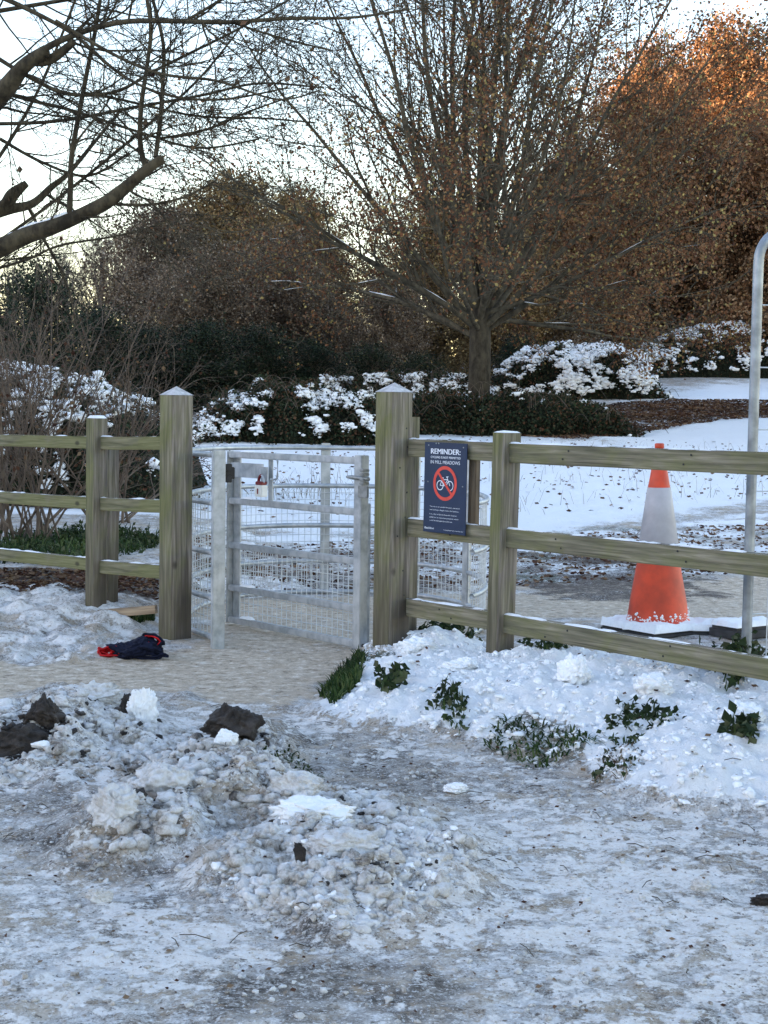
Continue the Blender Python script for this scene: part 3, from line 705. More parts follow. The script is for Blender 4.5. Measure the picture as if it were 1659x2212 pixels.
# left fence
fl = empty('wooden_fence'); tag(fl, 'green mossy three rail fence left of the gate, running out of the photo', 'fence', 'three rail timber fences')
T0 = at(352, 1000, 8.07); S0 = at(207, 1000, 8.52); G0 = at(-120, 1000, 9.75)
for k, (a_, b__, c_, d_, e_) in enumerate(((1.060, 1.050, 1.050, 1.036, .0), (.728, .714, .712, .690, 0), (.385, .366, .372, .345, 0))):
    rail(fl, Vector((T0.x, T0.y, a_)), Vector((S0.x+.03, S0.y-.03, b__)), .070 if k < 2 else .072, M['wood_left'], snow=.45, seed=40+k)
    rail(fl, Vector((S0.x-.03, S0.y+.03, c_)), Vector((G0.x, G0.y, d_)), .070, M['wood_left'], snow=(.5, .5, .34)[k], seed=50+k)
S = at(207, 1318, 8.50); random.seed(5); ps = link('post', post_mesh('post', .088, .088, 1.085, 0, .005), M['wood_v'], fl); ps.location = (S.x, S.y, S.z-.02); ps.rotation_euler = (0, R(.5), -TH)
snow_patch('snow', .08, .08, ps, (0, 0, 1.085), 0, .014, 9, .15)
random.seed(6); ps = link('post', post_mesh('post', .08, .08, 1.1, 0, .005), M['wood_v'], fl); ps.location = (G0.x-.05, G0.y+.04, .06); ps.rotation_euler = (0, 0, -TH)
S2 = at(238, 1310, 8.78); random.seed(7); ps = link('fence_post', post_mesh('fence_post', .06, .075, .96, 0, .005), M['wood_v']); ps.location = (S2.x, S2.y, .06); ps.rotation_euler = (0, R(.4), -TH)
tag(ps, 'slim shaded post standing just behind the left fence post', 'fence post')
# edging boards
def board(label, p0, p1, h, t=.03):
    d = p1-p0; o = box('edging_board', (d.length, t, h), M['pale'], None, (p0+p1)/2-Vector((0, 0, h*.45)), (0, -math.asin(d.z/d.length), math.atan2(d.y, d.x)), .002, .002, 6)
    return tag(o, label, 'timber board', 'timber path edgings')
board('low pale edging board on the ground beside the left gate post', at(214, 1318, 8.35), at(338, 1308, 8.25), .045)
board('pale edging board on the path behind the metal gate', at(470, 1283, 10.3), at(905, 1275, 10.5), .06)

# ------------------------------------------------------------------ kissing gate: leaf
GR = Vector((-.115, 7.70, 0)); GL = Vector((-.865, 8.62, 0)); gd = (GL-GR).normalized(); gn = Vector((gd.y, -gd.x, 0))
if gn.y > 0: gn = -gn
gate = empty('metal_gate'); tag(gate, 'galvanised metal gate leaf with a padlocked latch and wire mesh lower half', 'gate')
rzg = math.atan2(gd.y, gd.x)
def gbox(name, par, d0, d1, z0, z1, t, mt, off=0, bev=.003):
    c = GR+gd*((d0+d1)/2)+gn*off+Vector((0, 0, (z0+z1)/2))
    return box(name, (abs(d1-d0), t, z1-z0), mt, par, c, (0, 0, rzg), bev)
LG = (GL-GR).length
gbox('hinge_stile', gate, -.03, .03, .0, .985, .05, M['galv'])
gbox('latch_stile', gate, LG-.075, LG-.008, .015, .975, .012, M['galv'], -.022)
gbox('stile_edge', gate, LG-.008, LG+.003, .012, .978, .045, M['galv'])
for z in (.975, .717, .468, .229, .05):
    rl = gbox('rail', gate, .03, LG-.0085, z-.036, z, .034, M['galv'], .002, .006)
    sp = snow_patch('snow', .12, .03, rl, (.40, 0, .018), 0, .012, int(z*100), .30)
def wires(name, fn, u0, u1, z0, z1, su, sz, r=.0016, nseg=1, parent=None, mt=None):
    T = Tubes()
    nz = int(round((z1-z0)/sz)); nu = int(round((u1-u0)/su))
    for i_ in range(nz+1):
        z = z0+(z1-z0)*i_/nz; T.add([fn(u0+(u1-u0)*t, z) for t in np.linspace(0, 1, nseg+1)], r, 4, False)
    for i_ in range(nu+1):
        u = u0+(u1-u0)*i_/nu; T.add([fn(u, z0), fn(u, z1)], r, 4, False)
    return T.build(name, mt or M['wire'], parent)
wires('wire_mesh', lambda u, z: (GR+gd*u-gn*.02+Vector((0, 0, z))), .03, LG-.03, .04, .455, .045, .045, .0023, 6, gate)
# latch: plate, centre strap, hook, lock
gbox('latch_plate', gate, LG-.36, LG-.045, .835, .915, .006, M['galv'], .024, .001)
gbox('latch_strap', gate, LG-.40, LG-.36, .71, .96, .006, M['galv'], -.012, .001)
gbox('lock_bracket', gate, LG-.412, LG-.348, .81, .90, .005, M['galv'], .030, .001)
lk = empty('radar_lock'); lk.name = 'key_lock'
tag(lk, 'white and red key lock hanging from the gate latch', 'lock')
gbox('lock_body', lk, LG-.420, LG-.350, .740, .803, .045, M['white_plastic'], .055, .006)
T = Tubes(); cc = GR+gd*(LG-.385)+gn*.055
T.add([cc+gd*(-.024*math.cos(a))+Vector((0, 0, .815+.04*math.sin(a))) for a in np.linspace(0, math.pi, 12)], .006, 8); T.build('shackle', M['galv'], lk)
bmx = gbox('lock_collar', lk, LG-.414, LG-.356, .803, .822, .038, M['red_plastic'], .055, .003)
T = Tubes(); T.add([cc+gd*(.024*math.cos(a))+Vector((0, 0, .815+.04*math.sin(a))) for a in np.linspace(0, math.pi, 10)][:6], .008, 8); T.build('shackle_sleeve', M['red_plastic'], lk)
kh = gbox('keyhole', lk, LG-.391, LG-.380, .755, .785, .003, M['red_plastic'], .0785, .001)
T = Tubes(); hk = GR+gd*(LG-.44)+gn*.03
T.add([hk+Vector((0, 0, .835)), hk-gd*.03+Vector((0, 0, .835)), hk-gd*.055+Vector((0, 0, .842)), hk-gd*.062+Vector((0, 0, .86)), hk-gd*.062+Vector((0, 0, .935)), hk-gd*.055+Vector((0, 0, .942))], .0055, 8); T.build('latch_hook', M['galv'], gate)
# hinge side hardware
hg = GR
T = Tubes(); a0 = hg+gd*.075+gn*.035+Vector((0, 0, .875)); a1 = hg-gd*.10+gn*.035+Vector((0, 0, .870)); T.add([a0, a0*.8+a1*.2, a1], [.006, .011, .011], 8); T.build('hinge_bolt', M['grey_metal'], gate)
for dz in (.905, .885, .858, .84): gbox('hinge_nut', gate, -.085, -.05, dz, dz+.014, .04, M['grey_metal'], .035, .003)
gbox('hinge_plate', gate, -.10, -.018, .775, .835, .012, M['grey_metal'], .034, .004)
gbox('bottom_hinge', gate, -.08, .03, -.02, .012, .07, M['grey_metal'], 0, .004)
gbox('hinge_pin', gate, -.10, -.055, .0, .045, .05, M['dark_metal'], .01, .004)

# ------------------------------------------------------------------ kissing gate: enclosure
enc = empty('gate_enclosure'); tag(enc, 'curved galvanised rail and mesh enclosure wrapped around the gate', 'gate enclosure')
JX, JY = -.835, 7.74
cx_, cy_, ra, rb = -.27, 8.92, .86, 1.22
def ring(u):      # u in degrees: 0 = +x (right), 90 = back
    a = R(u); ca, sa = math.cos(a), math.sin(a); e = 2/2.3
    return Vector((cx_+ra*math.copysign(abs(ca)**e, ca), cy_+rb*math.copysign(abs(sa)**e, sa), 0))
U0, U1 = -32, 229
us = np.linspace(U0, U1, 60)
for z in (.985, .735, .475, .238, .035):
    lo = U0 if z < .8 else U0
    T = Tubes(); pts = [ring(u)+Vector((0, 0, z-.015)) for u in us]; pts[-1] = Vector((JX+.0, JY+.03, z-.015))
    T.add(pts, .015, 8); T.build('rail', M['galv'], enc)
wires('wire_mesh', lambda u, z: ring(u)+Vector((0, 0, z)), U0+1, U1-3, .03, .72, 2.6, .046, .0020, 60, enc)
def epost(x, y, h, w=.06, d=.045, rz=0, name='post'):
    return box(name, (w, d, h+.3), M['galv'], enc, (x, y, (h-.3)/2), (0, 0, rz), .004)
jp = epost(JX, JY, 1.0, .062, .05, R(20)); jp.name = 'jamb_post'
bp = at(700, 1288, 10.12); epost(bp.x, cy_+rb+.02, 1.0, .062, .03, R(5))
p = at(896, 1291, 10.0); epost(p.x, p.y, .97, .05, .03, R(-20))
p = at(1006, 1313, 9.5); epost(p.x, p.y, .97, .055, .03, R(-50))
p = at(792, 1400, 7.86); epost(p.x, p.y, .735, .025, .045, 0)
p = at(381, 1330, 8.9); epost(p.x, p.y, .97, .05, .03, R(80))
for z in (.93, .87): box('latch_keeper', (.03, .03, .035), M['dark_metal'], enc, (JX+.048, JY+.02, z-.015), (0, 0, R(20)), .003)
box('latch_arm', (.05, .03, .06), M['dark_metal'], enc, (JX+.05, JY+.045, .885), (0, 0, R(20)), .003)

# ------------------------------------------------------------------ sign
fd = (Q-A0).normalized(); fn_ = Vector((fd.y, -fd.x, 0)); fn_ = fn_ if fn_.y < 0 else -fn_
SN = R(49.5); sdv = Vector((math.cos(SN), -math.sin(SN), 0)); snv = Vector((-math.sin(SN), -math.cos(SN), 0))
sw, sh = .292, .426
sc = at(961.5, 1054.5, 7.205); 
sign = empty('notice_sign', sc); sign.rotation_euler = (R(0), R(.5), -SN)
tag(sign, 'dark blue reminder sign with a red no cycling ring, screwed to the fence', 'sign')
# local frame of the sign: X right, Z up, -Y towards the viewer
box('panel', (sw, .004, sh), M['navy'], sign, (0, 0, 0), (0, 0, 0), .0008)
_font = None
def text(body, x, z, width, height, mt=None, bold=0, name='lettering'):
    cu = bpy.data.curves.new(name, 'FONT'); cu.body = body; cu.size = 1; cu.extrude = 0; cu.offset = 0
    o = bpy.data.objects.new(name, cu); col.objects.link(o); bpy.context.view_layer.update()
    dg = bpy.context.evaluated_depsgraph_get(); me = bpy.data.meshes.new_from_object(o.evaluated_get(dg))
    bpy.data.objects.remove(o); bpy.data.curves.remove(cu)
    v = np.zeros(len(me.vertices)*3, np.float32); me.vertices.foreach_get('co', v); v = v.reshape(-1, 3)
    mn, mx = v.min(0), v.max(0); v[:, 0] = (v[:, 0]-mn[0])/(mx[0]-mn[0])*width; v[:, 1] = (v[:, 1]-mn[1])/(mx[1]-mn[1])*height
    me.vertices.foreach_set('co', v.ravel()); me.update()
    me.name = name
    if bold:                      # thicken strokes by laying a second copy beside the first
        bm = bmesh.new(); bm.from_mesh(me); g0 = bm.verts[:]+bm.edges[:]+bm.faces[:]
        for k in range(1, 3):
            r_ = bmesh.ops.duplicate(bm, geom=g0); vv = [e for e in r_['geom'] if isinstance(e, bmesh.types.BMVert)]
            bmesh.ops.translate(bm, verts=vv, vec=(bold*k/2, 0, .00012*k))
        bm.to_mesh(me); bm.free()
    q = link(name, me, mt or M['white_print'], sign); q.location = (x, -.0032, z); q.rotation_euler = (R(90), 0, 0); return q
# sign coordinates measured on the panel (0..1 from top-left)
def sx(u): return (u-.5)*sw
def sz(v): return (.5-v)*sh
text('REMINDER:', sx(.155), sz(.128), .69*sw, .058*sh, bold=.0028)
text('CYCLING IS NOT PERMITTED', sx(.155), sz(.176), .70*sw, .024*sh, bold=.0009)
text('IN MILL MEADOWS', sx(.155), sz(.236), .69*sw, .037*sh)
text('This site is not suitable for sport, recreation', sx(.155), sz(.722), .71*sw, .017*sh)
text('and cycling is illegal under the byelaws.', sx(.155), sz(.758), .69*sw, .017*sh)
text('It is a Site of Special Scientific Interest', sx(.155), sz(.806), .64*sw, .017*sh)
text('(SSSI) for its important grassland, which', sx(.155), sz(.842), .68*sw, .017*sh)
text('could be damaged by cycle use.', sx(.155), sz(.877), .54*sw, .017*sh)
text('Basildon', sx(.04), sz(.965), .22*sw, .022*sh, bold=.0008)
text('Creating Opportunity, Improving Lives', sx(.49), sz(.968), .46*sw, .013*sh)
def flat(name, pts_faces, mt, y):
    bm = bmesh.new()
    for pts in pts_faces:
        vs = [bm.verts.new((x, y, z)) for x, z in pts]; bm.faces.new(vs)
    bmesh.ops.recalc_face_normals(bm, faces=bm.faces)
    me = bpy.data.meshes.new(name); bm.to_mesh(me); bm.free(); return link(name, me, mt, sign)
def annulus(cx, cz, r0, r1, n=40):
    out = []
    for k in range(n):
        a, b = 2*math.pi*k/n, 2*math.pi*(k+1)/n
        out.append([(cx+r0*math.cos(a), cz+r0*math.sin(a)), (cx+r1*math.cos(a), cz+r1*math.sin(a)), (cx+r1*math.cos(b), cz+r1*math.sin(b)), (cx+r0*math.cos(b), cz+r0*math.sin(b))])
    return out
def bar(x0, z0, x1, z1, w):
    d = Vector((x1-x0, z1-z0)).normalized(); n = Vector((-d.y, d.x))*w/2
    return [(x0+n.x, z0+n.y), (x1+n.x, z1+n.y), (x1-n.x, z1-n.y), (x0-n.x, z0-n.y)]
rcx, rcz, rr_ = sx(.505), sz(.448), .0815
flat('ban_ring', annulus(rcx, rcz, .0655, rr_), M['red_print'], -.0032)
flat('ban_bar', [bar(rcx-.047, rcz+.050, rcx+.047, rcz-.050, .0125)], M['red_print'], -.0040)
bk = []
for wx in (-.034, .034): bk += annulus(rcx+wx, rcz-.010, .0195, .0235, 24)
L_ = lambda a, b, w=.0035: bk.append(bar(rcx+a[0], rcz+a[1], rcx+b[0], rcz+b[1], w))
L_((-.034, -.010), (-.006, -.012)); L_((-.034, -.010), (-.020, .014)); L_((-.006, -.012), (-.018, .022)); L_((-.018, .017), (.016, .019)); L_((-.006, -.012), (.017, .017))
L_((.034, -.010), (.014, .028)); L_((.014, .028), (.008, .032), .004); L_((.012, .029), (.022, .033), .005); L_((-.027, .025), (-.010, .025), .006)
flat('bicycle_symbol', bk, M['white_print'], -.0030)
for u, v in ((.1, .035), (.92, .045), (.1, .44), (.92, .47), (.28, .012), (.34, .011)):
    T = Tubes(); T.add([(sx(u), -.002, sz(v)), (sx(u), -.005, sz(v))], .0035, 8); T.build('screw', M['grey_metal'], sign)
bt = at(1012, 1060, 7.06)
o = box('batten', (.05, .03, .44), M['pale_v'], None, (bt.x+.03, bt.y+.075, .83), (0, R(.5), -TH), .003); tag(o, 'pale upright batten behind the right edge of the blue sign', 'batten')

# ------------------------------------------------------------------ traffic cone with plates
def lathe(name, prof, mt, parent=None, n=40):
    Vv = []; Fc = []
    for r_, z in prof:
        for k in range(n): a = 2*math.pi*k/n; Vv.append((r_*math.cos(a), r_*math.sin(a), z))
    Vv = np.array(Vv); m = len(prof); ii = np.arange(m-1)[:, None]*n; j = np.arange(n)[None, :]; j2 = (j+1) % n
    Fq = np.stack([ii+j, ii+j2, ii+n+j2, ii+n+j], -1).reshape(-1, 4); return link(name, raw_mesh(name, Vv, Fq), mt, parent)
cb = at(1421, 1352, 8.56)
cone = empty('traffic_cone', (cb.x, cb.y, cb.z)); cone.rotation_euler = (0, R(-.9), R(12)); tag(cone, 'large orange traffic cone with a white sleeve behind the fence', 'traffic cone')
zt = 1.0; cone.scale = (1, 1, 1.022)
lathe('body', [(.0, zt), (.02, zt), (.026, zt-.004), (.026, zt-.024), (.021, zt-.03), (.024, zt-.045), (.028, zt-.05), (.0605, .765), (.120, .345), (.158, .135), (.163, .10), (.170, .05), (.178, .035), (.190, .022), (.192, .012), (.190, 0)], M['orange'], cone)
lathe('reflective_sleeve', [(.0640, .760), (.0655, .758), (.118, .400), (.1165, .398)], M['sleeve'], cone)
bp_ = box('base_plate', (.46, .46, .035), M['rubber'], cone, (0, 0, -.0185), (0, 0, R(20)), .012)
snow_patch('snow', .46, .46, bp_, (0, 0, .0178), 0, .04, 33, .15)
Vc, Fc = [], []
q = []
for k in range(260):
    a = rng.uniform(math.pi*.95, 2.12*math.pi); zz = abs(rng.normal(0, .022))+.03; rr = .172-zz*.1
    q.append((rr*math.cos(a), rr*math.sin(a), zz))
link('stuck_snow', raw_mesh('stuck_snow', *chunks(np.array(q), rng.uniform(.004, .012, 260), rng, 1)), M['snow'], cone)
slab = at(1470, 1372, 8.5)
o = box('rubber_block', (.72, .26, .09), M['rubber'], None, (slab.x+.02, slab.y+.02, slab.z+.015-.02), (0, 0, R(-3)), .015, .0, 0); tag(o, 'black rubber fence foot with snow under the traffic cone', 'fence foot')
snow_patch('snow', .70, .25, o, (0, 0, .045), 0, .035, 44, .2)
o = box('rubber_block', (.34, .22, .08), M['rubber'], None, (slab.x+.32, slab.y-.12, .03), (0, 0, R(35)), .02, .0, 0); tag(o, 'second dark rubber block jutting right of the traffic cone', 'fence foot')
snow_patch('snow', .32, .2, o, (0, 0, .04), 0, .03, 46, .25)

# ------------------------------------------------------------------ mesh security panel at the right edge
hp0 = at(1609, 1500, 6.2); hp1 = at(1638, 577, 6.2); hp = empty('mesh_panel'); tag(hp, 'tall galvanised tube and wire security panel cut by the right edge', 'mesh fence panel')
hd = Vector((.93, .36, 0)).normalized(); ht = hp1.z
pts = [Vector((hp0.x, hp0.y, .02)), hp0, hp1]
for a in np.linspace(0, math.pi/2, 9)[1:]: pts.append(hp1+hd*(.13*(1-math.cos(a)))+Vector((0, 0, .13*math.sin(a)+.02)))
pts += [hp1+hd*1.0+Vector((0, 0, .15)), hp1+hd*3.2+Vector((0, 0, .15))]
for a in np.linspace(0, math.pi/2, 9)[1:]: pts.append(hp1+hd*(3.2+.13*math.sin(a))+Vector((0, 0, .02+.13*math.cos(a))))
pts.append(Vector((hp0.x, hp0.y, .02))+hd*3.36)
T = Tubes(); T.add(pts, .0205, 14); T.build('tube_frame', M['galv_pole'], hp)
T = Tubes(); T.add([hp0+hd*.0+Vector((0, 0, .12)), hp0+hd*3.33+Vector((0, 0, .12))], .016, 8); T.build('bottom_tube', M['galv'], hp)
hx = hp1-hp0
def hfn(u, z): 
    t = (z-hp0.z)/(hp1.z-hp0.z); return hp0+hx*t+hd*u
wires('wire_mesh', hfn, .02, 3.3, .15, ht+.1, .076, .25, .0028, 1, hp)
o = box('rubber_block', (.62, .22, .12), M['rubber'], None, (hp0.x-.03, hp0.y-.02, .05), (0, 0, R(25)), .02); tag(o, 'dark rubber foot under the security panel pole, hidden in nettles', 'fence foot')

# ------------------------------------------------------------------ dropped garment
gx, gy = gp(282, 1428)
garb = empty('dropped_garment', (gx, gy+.07, hz(gx, gy)+.004)); tag(garb, 'crumpled navy and red garment lying at the foot of the left gate post', 'garment')
V0, F0 = ico(5); Vg = V0.copy()
nn = np.array([mnoise.fractal(Vector(v)*2.1+Vector((4, 1, 2)), .7, 2, 4) for v in V0]); nn2 = np.array([abs(mnoise.noise(Vector((v[0]*5, v[1]*2, v[2]*5)))) for v in V0])
Vg = Vg*(1+.22*nn-.25*nn2)[:, None]*np.array([.125, .09, .055]); Vg[:, 2] = np.maximum(Vg[:, 2], -.03)
Vg[:, 2] += .012*np.sin(Vg[:, 0]*30)
o = link('body', raw_mesh('body', Vg, F0), M['cloth_navy'], garb); o.location = (.02, 0, .035)
def band(name, c, r1, r2, rot, mt, tw=.018, thick=.004, a0=0, a1=6.283, sq=1):
    """loop of cloth: a wide band bent round, with folds"""
    n, m = 48, 7; Vv = []
    for i_ in range(n+1):
        a = a0+(a1-a0)*i_/n
        for j_ in range(m):
            t = (j_/(m-1)-.5)*2; rr = 1+.06*math.sin(a*5)+.04*math.sin(a*9+t*2)
            Vv.append((r1*rr*math.cos(a)+t*.004*math.cos(a*3), tw*t+.006*math.sin(a*4), r2*rr*math.sin(a)-abs(t)*.006))
    Vv = np.array(Vv); ii = np.arange(n)[:, None]*m+np.arange(m-1)[None, :]; Fq = np.stack([ii, ii+1, ii+m+1, ii+m], -1).reshape(-1, 4)
    o = link(name, raw_mesh(name, Vv, Fq), mt, garb); o.location = c; o.rotation_euler = rot
    md = o.modifiers.new('s', 'SOLIDIFY'); md.thickness = thick; return o
band('red_cuff', (-.105, -.03, .030), .058, .026, (R(-25), R(-4), R(6)), M['cloth_red'], .020, .007)
band('red_cuff_fold', (-.125, -.012, .024), .045, .019, (R(-50), R(6), R(-18)), M['cloth_red'], .018, .006)
band('dark_strap', (.045, -.045, .018), .125, .020, (R(-62), 0, R(0)), M['cloth_navy'], .010, .006)
band('navy_collar', (.095, .02, .085), .055, .026, (R(-20), R(18), R(-5)), M['cloth_navy'], .022, .008)
band('red_collar_lining', (.096, .014, .082), .044, .019, (R(-20), R(18), R(-5)), M['cloth_red'], .020, .005)

# ------------------------------------------------------------------ tree machinery
def unit(v): return v/(np.linalg.norm(v)+1e-12)
def perp(d, r_):
    a = r_.normal(size=3); a -= d*np.dot(a, d); return unit(a)
def grow(r_, p, d, L, r0, lvl, cfg, T, tips, snowT=None):
    c = cfg[lvl]; ns = c['seg']; P = [np.array(p)]; dd = unit(np.array(d, float)); step = L/ns; dirs = [dd]
    for i_ in range(ns):
        dd = unit(dd+r_.normal(size=3)*c['wander']+np.array([0, 0, c['up']])); P.append(P[-1]+dd*step); dirs.append(dd)
    P = np.array(P); tt = np.linspace(0, 1, ns+1); rad = r0*(1-tt*c.get('taper', .8))
    T.add(P, rad, c['k'], False)
    if snowT is not None and lvl <= 3 and r0 > .012:
        for i_ in range(ns):
            h = dirs[i_+1]
            if abs(h[2]) < .55 and r_.random() < .10 and P[i_][2] < 4.2:
                o_ = np.array([0, 0, 1])*rad[i_]*.75; snowT.add([P[i_]+o_, (P[i_]+P[i_+1])/2+o_*1.1, P[i_+1]+o_], [rad[i_]*.3, rad[i_]*.5, rad[i_+1]*.3], 5, False)
    if lvl+1 < len(cfg):
        n = c['n']; n = int(n*L/c.get('ref', L)) if 'ref' in c else n
        for q in range(max(1, n)):
            t = c['t0']+(1-c['t0'])*(q+r_.random())/max(1, n); i_ = min(ns-1, int(t*ns)); f = t*ns-i_
            pp = P[i_]*(1-f)+P[i_+1]*f; dv = dirs[i_+1]; ang = c['ang']*r_.uniform(.7, 1.25)
            nd = dv*math.cos(ang)+perp(dv, r_)*math.sin(ang)
            Lc = L*c['len']*r_.uniform(.6, 1.15)*(1-.45*t) if 'abs' not in c else c['abs']*r_.uniform(.6, 1.2)
            grow(r_, pp, nd, Lc, max(rad[i_]*c['rr'], c.get('rmin', .003)), lvl+1, cfg, T, tips, snowT)
    else:
        tips.append(P[-1]); tips.append(P[ns//2])

# ---- the big half-bare oak in the meadow
def big_oak():
    r_ = np.random.default_rng(12)
    b = at(1027, 905, 36); bx, by = b.x, b.y; bz = float(base_h(bx, by))-.1
    root = empty('oak_tree', (bx, by, bz)); tag(root, 'broad half bare oak with short thick trunk and sparse brown leaves', 'tree')
    T = Tubes(); H = 2.9
    z = np.linspace(-.2, H, 12); P = np.stack([.04*np.sin(z*1.3)+.03*z, 0*z, z], 1); rad = np.interp(z, [-.2, .2, .9, 2.4, 2.9], [.40, .31, .265, .25, .27]); T.add(P, rad, 14); 
    tr = T.build('trunk', M['bark_trunk'], root)
    T = Tubes(); tips = []; sn = Tubes()
    cfg = [dict(seg=9, wander=.075, up=.045, n=12, t0=.14, ang=R(38), len=.54, rr=.46, k=7, taper=.86),
           dict(seg=6, wander=.12, up=.035, n=9, t0=.15, ang=R(38), len=.48, rr=.5, k=5, taper=.8, rmin=.010),
           dict(seg=4, wander=.16, up=.03, n=5, t0=.15, ang=R(38), len=.5, rr=.5, k=4, taper=.7, rmin=.0055),
           dict(seg=3, wander=.2, up=.02, n=0, t0=.2, ang=R(30), len=.4, rr=.5, k=3, taper=.5, rmin=.005)]
    limbs = []
    for k in range(30):
        a = k*2.399+r_.uniform(-.3, .3); f = (k/30)           # f 0 = steep centre leaders, 1 = low spreading limbs
        elv = R(84-80*f**1.1+r_.uniform(-4, 4)); L = 11.5-4.6*f+r_.uniform(-.8, .8); z0 = H-.1-.9*f*r_.random()
        limbs.append((a, elv, L, z0, (.102-.038*f)))
    for a, elv, L, z0, r0 in limbs:
        d = np.array([math.cos(a)*math.cos(elv), math.sin(a)*math.cos(elv), math.sin(elv)])
        c0 = dict(cfg[0]); c0['up'] = .045 if elv > R(35) else (.02 if elv > R(8) else -.012)
        grow(r_, np.array([.05, 0, z0])+d*.1, d, L, r0, 0, [c0]+cfg[1:], T, tips, sn)
    T.build('limbs', M['bark_oak'], tr); sn.build('snow', M['snow_clean'], tr)
    tips = np.array(tips); n = 80000
    c = tips[r_.integers(0, len(tips), n)]+r_.normal(0, .13, (n, 3))
    keep = r_.random(n) < np.clip(.85-.06*(c[:, 2]-3)+.07*c[:, 0], .24, 1)
    keep &= ~((c[:, 2] < 2.5) & (np.hypot(c[:, 0], c[:, 1]) < 2.0)); c = c[keep]
    Vv, Fq = leaves(c, .082, r_, .75, (0, 0, -.4)); link('crown', raw_mesh('crown', Vv, Fq, False), M['leaf_oak'], root)
    return root
big_oak()

# ---- leafy and twiggy trees of the wood behind
def wood_tree(name, seed, H, Wd, nleaf, lsize, mleaf, mbark, trunk_h=.25, fill=.9, twig=True, bare=False):
    """crown made of lobes: limbs reach into every lobe, leaf cards fill lobe shells unevenly"""
    r_ = np.random.default_rng(seed); root = empty(name)
    T = Tubes(); tips = []
    z = np.linspace(-.5, H*.8, 12); rt = H*.018+.05
    T.add(np.stack([.15*np.sin(z*.5+seed), .1*np.cos(z*.6), z], 1), np.interp(z, [-.5, H*.8], [rt*1.3, rt*.25]), 8); tr = T.build('trunk', M[mbark], root)
    T = Tubes()
    cfg = [dict(seg=6, wander=.12, up=.05, n=9, t0=.2, ang=R(40), len=.5, rr=.45, k=5, taper=.8),
           dict(seg=4, wander=.18, up=.04, n=7, t0=.15, ang=R(42), len=.55, rr=.5, k=4, taper=.7, rmin=.012),
           dict(seg=3, wander=.22, up=.03, n=(4 if (twig or bare) else 0), t0=.2, ang=R(35), len=.6, rr=.5, k=3, taper=.5, rmin=.008)]
    if twig or bare: cfg.append(dict(seg=2, wander=.2, up=.0, n=0, t0=.2, ang=R(30), len=.5, rr=.5, k=3, taper=.5, rmin=.007))
    lobes = []
    nl = 34
    for k in range(nl):
        f = (k+.5)/nl; zz = H*(trunk_h+(.93-trunk_h)*f); env = math.sin(math.pi*min(1, (f*.80+.22)))**.6
        a = k*2.4+r_.uniform(-.4, .4); rr = Wd*.5*env*r_.uniform(.35, .8); c = np.array([math.cos(a)*rr, math.sin(a)*rr, zz])
        lobes.append((c, Wd*.20*r_.uniform(.7, 1.25)))
        z0 = zz*r_.uniform(.45, .7); s = np.array([0, 0, z0]); d = c-s
        grow(r_, s, unit(d), np.linalg.norm(d)*1.15, rt*.42*(1-.5*f), 0, cfg, T, tips)
    T.build('limbs', M[mbark], tr)
    if nleaf:
        C = np.array([l[0] for l in lobes]); S = np.array([l[1] for l in lobes])
        n1 = int(nleaf*.6); i_ = r_.choice(len(C), n1, p=S**2/np.sum(S**2)); dv = r_.normal(size=(n1, 3)); dv /= np.linalg.norm(dv, axis=1, keepdims=True)
        # sub-clumps on each lobe's surface, so that the outline stays ragged
        sub = C[i_]+dv*S[i_][:, None]*r_.uniform(.2, 1.05, (n1, 1))*np.array([1, 1, .8])
        nq = nleaf//60; hubs = sub[r_.integers(0, n1, nq)]*np.array([1, 1, 1])
        p1 = hubs[r_.integers(0, nq, n1)]+r_.normal(0, .33, (n1, 3))*np.array([1, 1, .7])
        tips = np.array(tips); n2 = nleaf-n1; p2 = tips[r_.integers(0, len(tips), n2)]+r_.normal(0, .2, (n2, 3))
        Vv, Fq = leaves(np.concatenate([p1, p2]), lsize, r_, .7); link('crown', raw_mesh('crown', Vv, Fq, False), M[mleaf], root)
    return root
def copy_tree(o, parent=None):
    c = o.copy(); col.objects.link(c)
    if parent: c.parent = parent; c.matrix_parent_inverse = o.matrix_parent_inverse.copy()
    for ch in list(o.children): copy_tree(ch, c)
    return c
def put(o, px, Y, topy, H, label, group, cat_='tree', rz=0, sxy=1):
    g_ = at(px, 900, Y); z0 = float(base_h(g_.x, g_.y)); top = at(px, topy, Y).z; s = (top-z0)/H
    o.location = (g_.x, g_.y, z0-.05); o.scale = (s*sxy, s*sxy, s); o.rotation_euler = (0, 0, rz); return tag(o, label, cat_, group)
GW = 'trees of the wood behind the meadow'
rust = wood_tree('autumn_oak', 21, 16, 13, 100000, .18, 'leaf_rust', 'bark_back', .06)
spec = [(1560, 62, 58, 'tall autumn oak with sunlit orange top at the right edge', .3, 1.0), (1385, 56, 120, 'rust brown oak rising between the bare oak and the sunlit one', 2.0, .9),
        (1215, 60, 330, 'lower rust brown oak behind the right side of the bare oak', 4.1, 1.0), (1790, 54, 60, 'autumn oak mostly outside the right edge behind the security panel', 1.2, 1.0),
        (1440, 60, 480, 'short brown leafed tree above the snowy brambles at right', 3.0, 1.3), (1640, 60, 440, 'short brown leafed tree right behind the security panel pole', 5.0, 1.3)]
for k, (px, Y, ty, lb, rz, sxy) in enumerate(spec):
    put(rust if k == 0 else copy_tree(rust), px, Y, ty, 16, lb, GW, rz=rz, sxy=sxy)
olive = wood_tree('brown_oak', 33, 10, 9, 60000, .15, 'leaf_olive', 'bark_back', .08)
